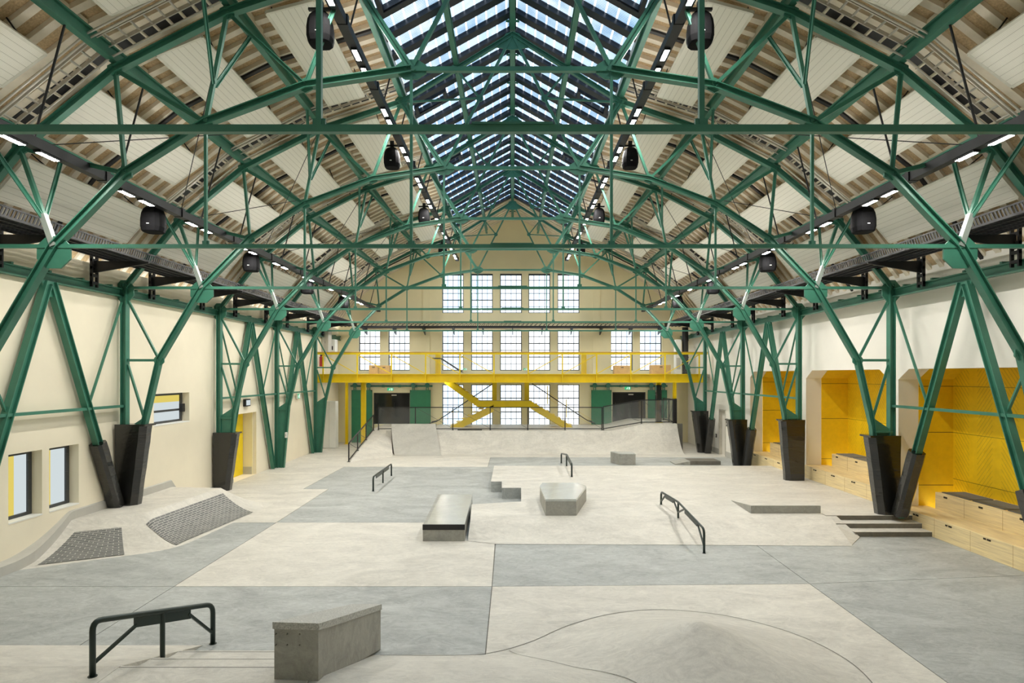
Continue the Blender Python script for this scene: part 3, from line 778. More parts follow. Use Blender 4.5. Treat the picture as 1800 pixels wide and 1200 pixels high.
wall_brace(XL, -1, 0, 'green inclined brace at the left picture edge, above the low windows', (PZ, .02))
wall_brace(XL, -1, 1, 'green inclined brace on the left wall over the two low windows', (.02, RH))
wall_brace(XL, -1, 3, 'green inclined brace around the yellow doorway in the left wall')
wall_brace(XL, -1, 4, 'green inclined brace on the left wall next to the gallery end')
wall_brace(XR, 1, 1, 'green inclined brace across the nearest yellow niche', (.02, PZ))
wall_brace(XR, 1, 3, 'green inclined brace across the farthest yellow niche', (PZ, .02))
wall_brace(XR, 1, 4, 'green inclined brace on the right wall next to the gallery end')

# black padded wraps round the feet
def seams(mb, loops): pass
def col_pad(s, k, z0, z1, label, wt=.72, wb=.46):
    y = TY[k]; xo = sx(9.43, s); d = -s
    mb = MB(); n = 9; pr = None; rnd = random.Random(k * 7 + s)
    for q in range(n + 1):
        f = q / n; z = z0 + (z1 - z0) * f; wd = wb + (wt - wb) * f + rnd.uniform(-.006, .006); dy = .19 + .05 * f + rnd.uniform(-.006, .006)
        xi = xo + d * wd
        cur = [(xo, y - dy, z), (xi - d * .12, y - dy, z), (xi, y - dy * .45, z), (xi, y + dy * .45, z), (xi - d * .12, y + dy, z), (xo, y + dy, z)]
        if pr:
            for a in range(6): mb.face([pr[a], pr[(a + 1) % 6], cur[(a + 1) % 6], cur[a]])
        else: mb.face(list(reversed(cur)))
        pr = cur
    mb.face(pr)
    t = thing('padded_wrap', label, 'padding', (xo + d * .3, y, z0), 'black column pads')
    obj('cover', mb, M['vinyl'], t)
    mb = MB(); xi = xo + d * (wt + .004)
    for f in (.985,):
        mb.box(min(xo, xo + d * (wt + .012)), max(xo, xo + d * (wt + .004)), y - .242, y + .242, z1 - .04, z1 + .006)
    obj('top_hem', mb, M['vinyl'], t)
    return t
col_pad(-1, 2, RH - .02, 2.51, 'black vinyl pad wrapped round the left column on the brick ramp')
col_pad(-1, 3, 0.004, 1.86, 'black vinyl pad on the left column next to the yellow doorway')
col_pad(1, 2, PZ, 2.24, 'black vinyl pad on the right column at the top of the steps')
col_pad(1, 3, PZ, 2.27, 'black vinyl pad on the right column between the two wood benches', .72, .56)
col_pad(1, 4, 0.004, 1.93, 'black vinyl pad on the right column beside the farthest niche')
col_pad(1, 5, 0.004, 1.99, 'black vinyl pad on the farthest right column, beside the service door')
def leg_pad(x, k0, near, z, length, label):
    y0, y1 = TY[k0], TY[k0 + 1]; ym = (y0 + y1) / 2; yc, sg = (y0, 1) if near else (y1, -1)
    top, bot = V((x, ym - sg * .06, 5.58)), V((x, yc + sg * .30, z)); d = (top - bot).normalized()
    a = bot + d * .02; b = bot + d * length
    mb = MB(); n = 8; pr = None; side = V((1, 0, 0)); up = d.cross(side)
    for q in range(n + 1):
        p = a.lerp(b, q / n); r = .155 + .004 * math.sin(q * 2.1)
        cur = [p + side * (r * c) + up * (r * e) for c, e in ((-1, -.6), (-.6, -1), (.6, -1), (1, -.6), (1, .6), (.6, 1), (-.6, 1), (-1, .6))]
        if q == 0: cur = [V((c.x, c.y, max(c.z, z + .004))) for c in cur]
        if pr:
            for i in range(8): mb.face([pr[i], pr[(i + 1) % 8], cur[(i + 1) % 8], cur[i]])
        else: mb.face(list(reversed(cur)))
        pr = cur
    mb.face(pr)
    o = obj('brace_pad', mb, M['vinyl']); tag(o, label, 'padding', 'black brace pads'); return o
leg_pad(XL, 1, False, RH - .02, 1.75, 'slanting black pad on the brace foot standing on the brick ramp')
leg_pad(XR, 1, False, PZ, 1.75, 'slanting black pad on the brace foot above the steps, beside the nearest niche')
leg_pad(XR, 1, True, 0.0, 1.75, 'slanting black pad on the brace at the right picture edge')
leg_pad(XR, 3, False, 0.0, 1.75, 'slanting black pad on the brace foot beside the farthest niche')
leg_pad(XR, 4, False, 0.0, 1.8, 'slanting black pad on the brace foot next to the gallery corner')

# ------------------------------------------------------------------ acoustic panels under the roof
ROWS = [((3.40, 10.14), (4.20, 9.93)), ((5.31, 9.52), (6.07, 9.20)), ((7.06, 8.60), (7.74, 8.10)), ((8.28, 7.42), (8.84, 6.76))]
RN = ['top row', 'second row down', 'third row down', 'bottom row']
BN = ['just before the second truss', 'between the second and third trusses', 'between the third and fourth trusses', 'between the fourth and fifth trusses', 'between the fifth and sixth trusses']
for s, side in ((-1, 'left'), (1, 'right')):
    for r, ((ua, za), (ub, zb)) in enumerate(ROWS):
        x0, x1 = sx(ua, s), sx(ub, s); Wd = math.hypot(x1 - x0, zb - za)
        n = V((-(zb - za), 0, x1 - x0)).normalized()
        if n.z < 0: n = -n
        root = thing('acoustic_panel', '', 'ceiling panel', ((x0 + x1) / 2, TY[0] + .5, (za + zb) / 2), 'white acoustic roof panels')
        y0, y1 = TY[0] + .5, TY[0] + 4.25
        a, b, c, d_ = V((x0, y0, za)), V((x1, y0, zb)), V((x1, y1, zb)), V((x0, y1, za))
        mb = MB(); mb.face([a, b, c, d_], 0, [(0, 0), (Wd, 0), (Wd, y1 - y0), (0, y1 - y0)]); 
        q = n * .05; mb.face([a + q, d_ + q, c + q, b + q], 0, [(0, 0)] * 4)
        obj('sheet', mb, M['panel'], root)
        mb = MB()
        e = n * .025
        for p0, p1 in ((a, b), (b, c), (c, d_), (d_, a)): mb.bar(p0 + e, p1 + e, .05, .055, n.cross((p1 - p0).normalized()))
        obj('edge_frame', mb, M['pframe'], root)
        mb = MB()
        for yy in (y0 + .5, y1 - .5):
            for p in (a, b): pp = V((p.x, yy, p.z)); mb.bar(pp + q, pp + n * .42, .02, .02, YS)
        obj('hanger', mb, M['black'], root)
        for bay in range(5):
            lab = 'white slatted roof panel, %s slope, %s, %s' % (side, RN[r], BN[bay])
            if bay == 0: root['label'] = lab
            else: dup(root, (root.location.x, root.location.y + 5 * bay, root.location.z), lab)

# ------------------------------------------------------------------ light rails and loudspeakers
def light_rail(x, z, hx, hz, lamps, label, s):
    t = thing('light_rail', label, 'light', (x, 8, z), 'black lighting rails')
    mb = MB(); mb.box(x - .07, x + .07, 8.0, 33.5, z - .02, z + .13)
    mb.box(x + s * .10, x + s * .13, 8.0, 33.5, z + .05, z + .08); obj('housing', mb, M['black'], t)
    mb = MB()
    for k in range(11): mb.box(x - .09, x + .09, 8.4 + 2.5 * k, 8.5 + 2.5 * k, z - .03, z + .16)
    obj('joint_box', mb, M['black'], t)
    for b in range(-1, 5):
        for y0 in lamps:
            y = y0 + 5 * b
            if y < 8.2 or y > 32.8: continue
            mb = MB(); mb.box(x - .055, x + .055, y - .22, y + .22, z - .055, z - .02); h = obj('lamp_body', mb, M['black'], t)
            mb = MB(); mb.face([(x - .042, y - .19, z - .057), (x - .042, y + .19, z - .057), (x + .042, y + .19, z - .057), (x + .042, y - .19, z - .057)]); obj('lamp', mb, M['lamp'], h)
    for k in range(10):  # upward strips added to brighten the dark roof
        y = 8.55 + 2.5 * k; mb = MB(); mb.box(x - .03, x + .03, y, y + 2.3, z + .13, z + .15); h = obj('added_uplight_body', mb, M['black'], t)
        mb = MB(); mb.face([(x - .022, y, z + .152), (x + .022, y, z + .152), (x + .022, y + 2.3, z + .152), (x - .022, y + 2.3, z + .152)]); obj('added_uplight', mb, M['strip'], h)
    for yt in TY:
        for dy in (-1.15, .85):
            if 8 < yt + dy < 33.4:
                mb = MB(); mb.bar((x, yt + dy, z + .1), (hx, yt + dy, hz), .035, .035, YS, 'round'); obj('hanging_rod', mb, M['black'], t)
light_rail(sx(6.95, -1), 7.05, sx(6.50, -1), 8.85, (8.95, 9.63, 11.6, 12.23), 'black lighting rail above the left wall side, lit lamps underneath', -1)
light_rail(sx(6.95, 1), 7.05, sx(6.50, 1), 8.85, (8.95, 9.63, 11.6, 12.23), 'black lighting rail above the right wall side, lit lamps underneath', 1)
light_rail(sx(2.88, -1), 9.72, sx(2.72, -1), 10.45, (11.9, 12.6, 14.5, 15.1), 'black lighting rail along the left edge of the skylight', -1)
light_rail(sx(2.88, 1), 9.72, sx(2.72, 1), 10.45, (11.9, 12.6, 14.5, 15.1), 'black lighting rail along the right edge of the skylight', 1)
def speaker(x, y, z, label):
    t = thing('loudspeaker', label, 'loudspeaker', (x, y, z), 'black hanging loudspeakers')
    mb = MB(); prof = [(.05, .31), (.11, .285), (.16, .23), (.19, .14), (.205, .02), (.205, -.13), (.185, -.22), (.165, -.24)]
    rings = []
    for r, h in prof:
        ring = []
        for k in range(16):
            a = 2 * math.pi * (k + .5) / 16; ca, sa = math.cos(a), math.sin(a)
            q = (abs(ca) ** 4 + abs(sa) ** 4) ** -.25
            ring.append((x + r * q * ca, y + r * q * sa, z + h))
        rings.append(ring)
    for r0, r1 in zip(rings, rings[1:]):
        for k in range(16): mb.face([r0[k], r0[(k + 1) % 16], r1[(k + 1) % 16], r1[k]])
    mb.face(list(reversed(rings[0]))); mb.face(rings[-1]); obj('cabinet', mb, M['speaker'], t, smooth=False, bevel=.01)
    mb = MB(); mb.box(x - .05, x + .05, y - .03, y + .03, z + .29, z + .48); mb.box(x - .20, x + .20, y - .03, y + .03, z + .34, z + .38); obj('bracket', mb, M['black'], t)
    mb = MB(); mb.box(x - .025, x + .025, y - .212, y - .196, z - .10, z - .085); obj('badge', mb, M['white'], t)
for s, side in ((-1, 'left'), (1, 'right')):
    for k, y in enumerate((10.6, 16.9, 23.0, 29.2)): speaker(sx(3.16, s), y, 9.42, 'black loudspeaker under the %s skylight rail, %s from the camera' % (side, ORD[k]))
    for k, y in enumerate((12.95, 17.8, 22.65, 27.5)): speaker(sx(7.22, s), y, 6.83, 'black loudspeaker under the %s wall-side lighting rail, %s from the camera' % (side, ORD[k]))

# ------------------------------------------------------------------ cable ladders along the trusses, bracing wires
for s, side in ((-1, 'left'), (1, 'right')):
    root = None
    for k in range(1, 6):
        lab = 'pale cable ladder along the upper chord of the %s truss, %s slope' % (ORD[k], side)
        if root is None:
            y = TY[1]; root = thing('cable_ladder', lab, 'cable ladder', (sx(6, s), y - .35, 8.9), 'cable ladders')
            pts = [V((sx(u, s), 0, z + .30)) for u, z in (N_['K'], N_['A'], N_['B'], N_['E'])]
            mb = MB(); mr = MB(); mc = MB()
            for a, b in zip(pts, pts[1:]):
                for dy in (-.48, -.18): mb.bar(a + V((0, y + dy, 0)), b + V((0, y + dy, 0)), .02, .06, YS)
                n = int((b - a).length / .22)
                for q in range(n): p = a.lerp(b, (q + .5) / n); mr.bar(p + V((0, y - .48, 0)), p + V((0, y - .18, 0)), .03, .025)
                for dy, dz in ((-.62, -.10), (-.70, -.08), (-.12, -.16)): mc.bar(a + V((0, y + dy, dz)), b + V((0, y + dy, dz)), .035, .035, YS, 'round')
            mb.poly(mr.v, mr.f); obj('ladder', mb, M['silver'], root); obj('conduits', mc, M['silver'], root)
        else: dup(root, (root.location.x, TY[k] - .35, root.location.z), lab)
    wr = {}
    for k in range(1, 5):
        for q, (a, b) in enumerate((('B', 'K'), ('K', 'B'))):
            ends = 'descending' if q == 0 else 'rising'
            lab = 'thin black bracing wire %s away from the camera, %s slope, behind the %s truss' % (ends, side, ORD[k])
            if q not in wr:
                A, B = N_[a], N_[b]; p0, p1 = V((sx(A[0], s), TY[1], A[1] + .02)), V((sx(B[0], s), TY[2], B[1] + .02))
                mid = (p0 + p1) / 2; mid.z = (N_['A'][1] + .02) ; mid.x = sx(N_['A'][0], s) * .98
                mb = MB(); mb.bar(p0, p1, .018, .018, None, 'round'); o = obj('bracing_wire', mb, M['black']); tag(o, lab, 'wire', 'thin roof bracing wires'); wr[q] = o
            else:
                o = wr[q].copy(); COL.objects.link(o); o.location = (0, 5 * (k - 1), 0); o['label'] = lab

# ------------------------------------------------------------------ black service walkways
for s, side in ((-1, 'left'), (1, 'right')):
    xa, xb = sx(8.98, s), sx(8.22, s); lo, hi = min(xa, xb), max(xa, xb); z = 6.30
    t = thing('service_walkway', 'black perforated service walkway hung along the top of the %s wall' % side, 'walkway', ((xa + xb) / 2, 8, z), 'black service walkways')
    mb = MB()
    for k in range(int(26 / .10)): y = 8 + .10 * k; mb.box(lo, hi, y, y + .062, z, z + .015)
    for k in range(5): x = lo + (hi - lo) * k / 4; mb.box(x - .015, x + .015, 8, 34, z - .03, z)
    obj('grating', mb, M['black'], t)
    for x in (lo, hi):
        mb = MB()
        for zz in (z + .0, z + .16): mb.box(x - .012, x + .012, 8, 34, zz - .015, zz + .015)
        for k in range(int(26 / .08)): y = 8 + .08 * k; mb.bar((x, y, z), (x, y + .08, z + .16), .012, .034, V((1, 0, 0)))
        obj('side_lattice', mb, M['black'], t)
    wx = sx(9.32, s)
    for yt in TY[1:]:
        for dy in (-1.15, 1.15):
            y = yt + dy
            if y > 33: continue
            mb = MB(); inn = sx(8.1, s)
            mb.plate((y, [(wx, z - .03), (inn, z - .05), (inn, z - .09), (wx, z - .30)]), .05)
            b = obj('bracket', mb, M['black'], t)
            mb = MB()
            for o in (-.09, .09): mb.box(wx - .03, wx + .03, y + o - .02, y + o + .02, z - .62, z + .10)
            for q in range(4): mb.box(wx - .028, wx + .028, y - .11, y + .11, z - .56 + .17 * q, z - .50 + .17 * q)
            obj('hanger_plate', mb, M['black'], b)
t = thing('service_walkway', 'black service walkway hung straight across the end wall above the gallery', 'walkway', (0, 34.3, 6.3), 'black service walkways')
mb = MB(); mb.box(-8.3, 8.2, 33.9, 34.7, 6.28, 6.33); obj('grating', mb, M['black'], t)
for y in (33.9, 34.7):
    mb = MB(); mb.box(-8.3, 8.2, y - .02, y + .02, 6.24, 6.28); mb.box(-8.3, 8.2, y - .02, y + .02, 6.46, 6.49)
    for k in range(70): x = -8.3 + .235 * k; mb.bar((x, y, 6.28), (x + .235, y, 6.47), .02, .02, YS)
    obj('side_lattice', mb, M['black'], t)
for k in range(11):
    x = -8.0 + 1.6 * k; mb = MB(); mb.plate((x, [(35.035, 6.27), (33.9, 6.23), (33.9, 6.19), (35.035, 5.9)]), .05, axis=0); obj('bracket', mb, M['black'], t)
# ------------------------------------------------------------------ skate obstacles
def grind_rail(label, tops, hs, r, plates, mids, braces):
    """tops: points of the top bar; hs: foot heights (z) below first, last; mids: [(point on bar, foot z)]"""
    a, b = V(tops[0]), V(tops[-1])
    t = thing('grind_rail', label, 'grind rail', (a.x, a.y, hs[0]), 'dark steel grind rails')
    path = fillet([(a.x, a.y, hs[0])] + [tuple(p) for p in tops] + [(b.x, b.y, hs[1])], .12, 5)
    mb = MB(); mb.tube(path, r, 12); obj('top_bar', mb, M['darkrail'], t, smooth=True)
    for (p, z) in mids:
        mb = MB(); mb.tube([(p[0], p[1], z), (p[0], p[1], p[2])], r * .92, 12); obj('post', mb, M['darkrail'], t)
    for (p, q, h) in plates:
        p, q = V(p), V(q); d = V((0, 0, 1)); sd = (q - p).cross(d).normalized() * .008
        mb = MB(); mb.prism([p + sd, q + sd, q - sd, p - sd], [p + sd - d * h, q + sd - d * h, q - sd - d * h, p - sd - d * h]); obj('plate', mb, M['darkrail'], t)
    for p, q in braces:
        mb = MB(); mb.bar(p, q, .03, .035); obj('brace', mb, M['darkrail'], t)
    for (x, y, z) in [(a.x, a.y, hs[0]), (b.x, b.y, hs[1])]:
        mb = MB(); mb.tube([(x, y, z), (x, y, z + .006)], r * 1.5, 12); obj('foot', mb, M['darkrail'], t)
def L3(p, q, t): return tuple(V(p).lerp(V(q), t))
n_, f_ = (-4.70, 7.13, .95), (-4.13, 8.78, .545)
mp_ = L3(n_, f_, .53)
grind_rail('dark green grind rail on the low foreground steps at lower left', [n_, f_], (PZ, 0.0), .033, [(L3(n_, f_, .30), L3(n_, f_, .78), .15)], [(mp_, PZ / 3)],
           [((-4.70, 7.15, .47), L3((n_[0], n_[1], n_[2] - .12), (f_[0], f_[1], f_[2] - .12), .32)), ((-4.13, 8.76, .16), L3((n_[0], n_[1], n_[2] - .08), (f_[0], f_[1], f_[2] - .08), .76))])
a, b, c = (3.87, 16.6, .66), (3.93, 15.12, .69), (3.98, 13.24, .50)
grind_rail('kinked dark grind rail running down the bank of the right platform', [a, b, c], (PZ, 0.0), .026,
           [(L3(a, b, .28), L3(a, b, .72), .10), (L3(b, c, .28), L3(b, c, .75), .10)], [(b, PZ * .93)],
           [((3.87, 16.58, .42), L3(a, b, .30)), ((3.93, 15.14, .45), L3(a, b, .72)), ((3.93, 15.1, .45), L3(b, c, .28)), ((3.98, 13.26, .16), L3(b, c, .75))])
a, b = (-4.44, 20.3, .46), (-4.45, 23.4, .44)
grind_rail('straight dark grind rail alone on the grey slab at left', [a, b], (0, 0), .028, [(L3(a, b, .14), L3(a, b, .84), .12)], [(L3(a, b, .5), 0)], [])
a, b, c = (1.96, 21.1, .76), (2.0, 23.6, .76), (2.05, 26.8, .40)
grind_rail('small kinked dark grind rail in mid hall behind the polished ledge', [a, b, c], (PZ, 0), .03, [(L3(a, b, .2), L3(a, b, .8), .12)], [(b, PZ)], [])

# ledges and boxes
t = thing('concrete_ledge', 'long low concrete ledge with dark steel front edge in the middle of the floor', 'ledge', (-1.55, 16, 0))
mb = MB(); mb.prism([(-2.0, 14.2, .25), (-1.07, 14.2, .25), (-1.12, 17.8, .25), (-2.08, 17.8, .25)], [(-2.0, 14.2, 0), (-1.07, 14.2, 0), (-1.12, 17.8, 0), (-2.08, 17.8, 0)]); obj('base', mb, M['midgrey'], t)
mb = MB(); mb.prism([(-1.93, 14.24, .366), (-1.07, 14.24, .366), (-1.12, 17.8, .366), (-2.01, 17.8, .366)], [(-1.93, 14.24, .25), (-1.07, 14.24, .25), (-1.12, 17.8, .25), (-2.01, 17.8, .25)]); obj('top_slab', mb, M['smooth'], t)
mb = MB(); mb.box(-2.005, -1.065, 14.19, 14.24, .252, .368); obj('steel_front_edge', mb, M['black'], t)
mb = MB(); mb.prism([(-2.0, 14.24, .367), (-1.93, 14.24, .367), (-2.01, 17.8, .367), (-2.08, 17.8, .367)], [(-2.0, 14.24, .25), (-1.93, 14.24, .25), (-2.01, 17.8, .25), (-2.08, 17.8, .25)]); obj('side_edge', mb, M['midgrey'], t)
t = thing('concrete_ledge', 'six-sided concrete ledge with a shiny polished top on the raised platform', 'ledge', (1.3, 16.4, PZ))
pts = [(.79, 15.28), (1.53, 15.28), (1.98, 17.1), (1.82, 17.6), (.82, 17.6), (.73, 17.1)]
mb = MB(); mb.prism([(x, y, .665) for x, y in pts], [(x, y, PZ) for x, y in pts]); obj('base', mb, M['midgrey'], t)
mb = MB(); mb.prism([(x, y, .728) for x, y in pts], [(x, y, .668) for x, y in pts]); obj('top_slab', mb, M['smooth'], t, bevel=.006)
t = thing('concrete_ledge', 'big angled concrete ledge with pale granite top in the foreground steps', 'ledge', (-2.3, 7.5, PZ))
A = [(-2.64, 7.06), (-2.14, 7.02), (-1.78, 8.60), (-2.16, 8.60)]
zt = [.97, .97, .61, .61]
mb = MB(); mb.prism([(x, y, z - .075) for (x, y), z in zip(A, zt)], [(x, y, z) for (x, y), z in zip(A, (.30, .30, 0, 0))]); 
o = obj('base', mb, M['midgrey'], t)
mb = MB(); q = [(A[0][0] - .015, A[0][1] - .015), (A[1][0] + .015, A[1][1] - .015), (A[2][0] + .015, A[2][1]), (A[3][0] - .015, A[3][1])]
mb.prism([(x, y, z) for (x, y), z in zip(q, zt)], [(x, y, z - .075) for (x, y), z in zip(q, zt)]); obj('granite_top', mb, M['granite'], t)
mb = MB()
for fx in (.05, .30, .58):
    for fz in (.72, .84): mb.tube([(A[0][0] + .5 * fx, 7.053, fz), (A[0][0] + .5 * fx, 7.062 - .035, fz)], .008, 8)
obj('formwork_hole', mb, M['joint'], t)
t = thing('kicker', 'low grey wedge-shaped kicker near the steps on the right platform', 'kicker', (6.7, 16.3, PZ))
mb = MB(); mb.prism([(5.81, 15.53, .515), (7.51, 15.53, .515), (7.62, 17.1, PZ + .006), (5.87, 17.1, PZ + .006)], [(5.81, 15.53, PZ), (7.51, 15.53, PZ), (7.62, 17.1, PZ), (5.87, 17.1, PZ)]); obj('wedge', mb, M['midgrey'], t)
mb = MB(); mb.prism([(5.83, 15.55, .519), (7.5, 15.55, .519), (7.61, 17.09, PZ + .011), (5.88, 17.09, PZ + .011)], [(5.83, 15.55, .512), (7.5, 15.55, .512), (7.61, 17.09, PZ + .005), (5.88, 17.09, PZ + .005)]); obj('top_skim', mb, M['cream'], t)
t = thing('concrete_box', 'small grey angular concrete box in front of the far curved ramp', 'skate box', (4.6, 26.6, 0))
pts = [(4.4, 26.2), (5.06, 26.2), (5.06, 27.0), (4.15, 27.0)]
mb = MB(); mb.prism([(x, y, .44) for x, y in pts], [(x, y, .003) for x, y in pts]); obj('base', mb, M['midgrey'], t)
mb = MB(); mb.prism([(x, y, .465) for x, y in pts], [(x, y, .442) for x, y in pts]); obj('top_slab', mb, M['smooth'], t)
t = thing('kicker', 'low dark flat box with a wedge end, in front of the farthest right columns', 'kicker', (7.8, 26.5, 0))
mb = MB(); mb.prism([(7.3, 26.2, .16), (8.56, 26.2, .16), (8.56, 27.1, .16), (7.3, 27.1, .16)], [(7.3, 26.2, .003), (8.56, 26.2, .003), (8.56, 27.1, .003), (7.3, 27.1, .003)]); obj('base', mb, M['riser'], t)
mb = MB(); mb.prism([(6.7, 26.25, .04), (7.3, 26.2, .16), (7.3, 27.1, .16), (6.7, 27.1, .04)], [(6.7, 26.25, .003), (7.3, 26.2, .003), (7.3, 27.1, .003), (6.7, 27.1, .003)]); obj('wedge', mb, M['midgrey'], t)

# far curved ramp with deck
DK = 0.99
def crest(x): return DK + (1.33 - DK) * min(1, max(0, (x - 4.9) / 1.5)) ** 1.0
t = thing('quarter_ramp', 'wide pale concrete curved ramp with a deck across the far end of the hall', 'ramp', (0, 31, 0))
mb = MB(); xs = [-4.2 + .3 * k for k in range(41)]; xs = [x for x in xs if x < 8.0] + [8.0]; nt_ = 14; rowsg = []
for x in xs:
    zc = crest(x); rr = []
    for k in range(nt_ + 1):
        f = k / nt_; rr.append((x, 29.45 + 1.55 * f, .004 + (zc - .004) * f ** 2.1))
    rr.append((x, 31.25, zc)); rowsg.append(rr)
for r0, r1 in zip(rowsg, rowsg[1:]):
    for k in range(len(r0) - 1): mb.face([r0[k], r1[k], r1[k + 1], r0[k + 1]])
obj('curved_face', mb, M['cream'], t)
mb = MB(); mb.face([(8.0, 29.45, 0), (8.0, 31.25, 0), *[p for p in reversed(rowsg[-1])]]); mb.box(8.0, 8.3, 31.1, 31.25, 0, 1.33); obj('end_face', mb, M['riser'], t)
mb = MB()
for r0, r1 in zip(rowsg, rowsg[1:]):
    a, b = r0[-1], r1[-1]
    mb.prism([a, b, (b[0], BY - .01, b[2]), (a[0], BY - .01, a[2])], [(a[0], a[1], 0), (b[0], b[1], 0), (b[0], BY - .01, 0), (a[0], BY - .01, 0)])
mb.box(-6.2, -4.2, 31.22, BY - .01, 0, DK)
obj('deck', mb, M['cream'], t)
mb = MB(); mb.prism([(-7.05, 27.1, .004), (-5.45, 29.0, .004), (-6.2, 32.4, DK), (-7.05, 32.4, DK)], [(-7.05, 27.1, 0), (-5.45, 29.0, 0), (-6.2, 32.4, 0), (-7.05, 32.4, 0)])
mb.prism([(-7.05, 32.4, DK), (-6.2, 32.4, DK), (-6.2, BY - .01, DK), (-7.05, BY - .01, DK)], [(-7.05, 32.4, 0), (-6.2, 32.4, 0), (-6.2, BY - .01, 0), (-7.05, BY - .01, 0)])
obj('access_slope', mb, M['cream'], t)
t = thing('quarter_pipe', 'steeper curved concrete quarter rising above the left end of the far ramp', 'quarter pipe', (-4.6, 30, 0))
mb = MB(); rr = []
for k in range(15):
    f = k / 14; y = 29.15 + 1.85 * f; z = .006 + 1.32 * f ** 2.0
    rr.append(((-5.38 - .52 * f, y, z), (-3.22 - .52 * f, y, z)))
for (a, b), (c, d) in zip(rr, rr[1:]): mb.face([a, b, d, c])
obj('curved_face', mb, M['quarter'], t)
mb = MB(); e0, e1 = rr[-1]
mb.face([p[0] for p in rr] + [(e0[0], 31.0, 0)]); mb.face([p[1] for p in rr] + [(e1[0], 31.0, 0)])
mb.box(e0[0], e1[0], 31.0, 31.2, 0, 1.32); 
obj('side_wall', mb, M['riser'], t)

# railings of the ramp deck
def deck_rail(name, label, pts, h, mat_net, rails=True):
    t = thing(name, label, 'railing', pts[0], 'black ramp deck railings')
    P = [V(p) for p in pts]
    for p in P:
        mb = MB(); mb.box(p.x - .022, p.x + .022, p.y - .022, p.y + .022, p.z, p.z + h); mb.box(p.x - .06, p.x + .06, p.y - .05, p.y + .05, p.z, p.z + .012); obj('post', mb, M['black'], t)
    mb = MB()
    for a, b in zip(P, P[1:]): mb.bar(a + V((0, 0, h)), b + V((0, 0, h)), .045, .04)
    obj('top_rail', mb, M['black'], t)
    mb = MB()
    for a, b in zip(P, P[1:]): mb.bar(a + V((0, 0, .07)), b + V((0, 0, .07)), .035, .035)
    obj('bottom_rail', mb, M['black'], t)
    mb = MB()
    for a, b in zip(P, P[1:]): mb.face([a + V((0, 0, .09)), b + V((0, 0, .09)), b + V((0, 0, h)), a + V((0, 0, h))])
    obj('infill', mb, M[mat_net], t)
    mb = MB()
    for a, b in zip(P, P[1:]):
        if (b - a).length > 1: mb.bar(a + V((0, .03, h)), b + V((0, .03, .08)), .012, .012)
    obj('tension_rod', mb, M['black'], t)
px = [-6.6, -4.78, -2.94, -1.10, .75, 2.58, 4.40]
deck_rail('deck_railing', 'long black railing with see-through infill along the far ramp deck', [(x, 31.36, DK) for x in px], 1.12, 'clearnet')
deck_rail('deck_railing', 'taller black railing following the raised right end of the far ramp', [(4.46, 31.34, DK), (6.34, 31.34, 1.31), (7.9, 31.34, 1.33)], 1.16, 'net')
deck_rail('deck_railing', 'short black railing returning at the right corner of the far ramp', [(7.95, 31.4, 1.33), (7.95, 32.4, 1.33), (7.95, 33.6, 1.33)], 1.16, 'net')
deck_rail('slope_railing', 'black railing climbing along the access slope at the left of the far ramp', [(-6.98, y, .99 * (y - 27.1) / 5.3) for y in (27.15, 28.7, 30.35, 32.0)], .78, 'clearnet')
mb = MB(); mb.box(-2.7, -1.5, 31.26, 31.32, DK + .002, DK + .045); tag(obj('steel_strip', mb, M['black']), 'short dark steel strip on the edge of the far ramp deck', 'steel strip')

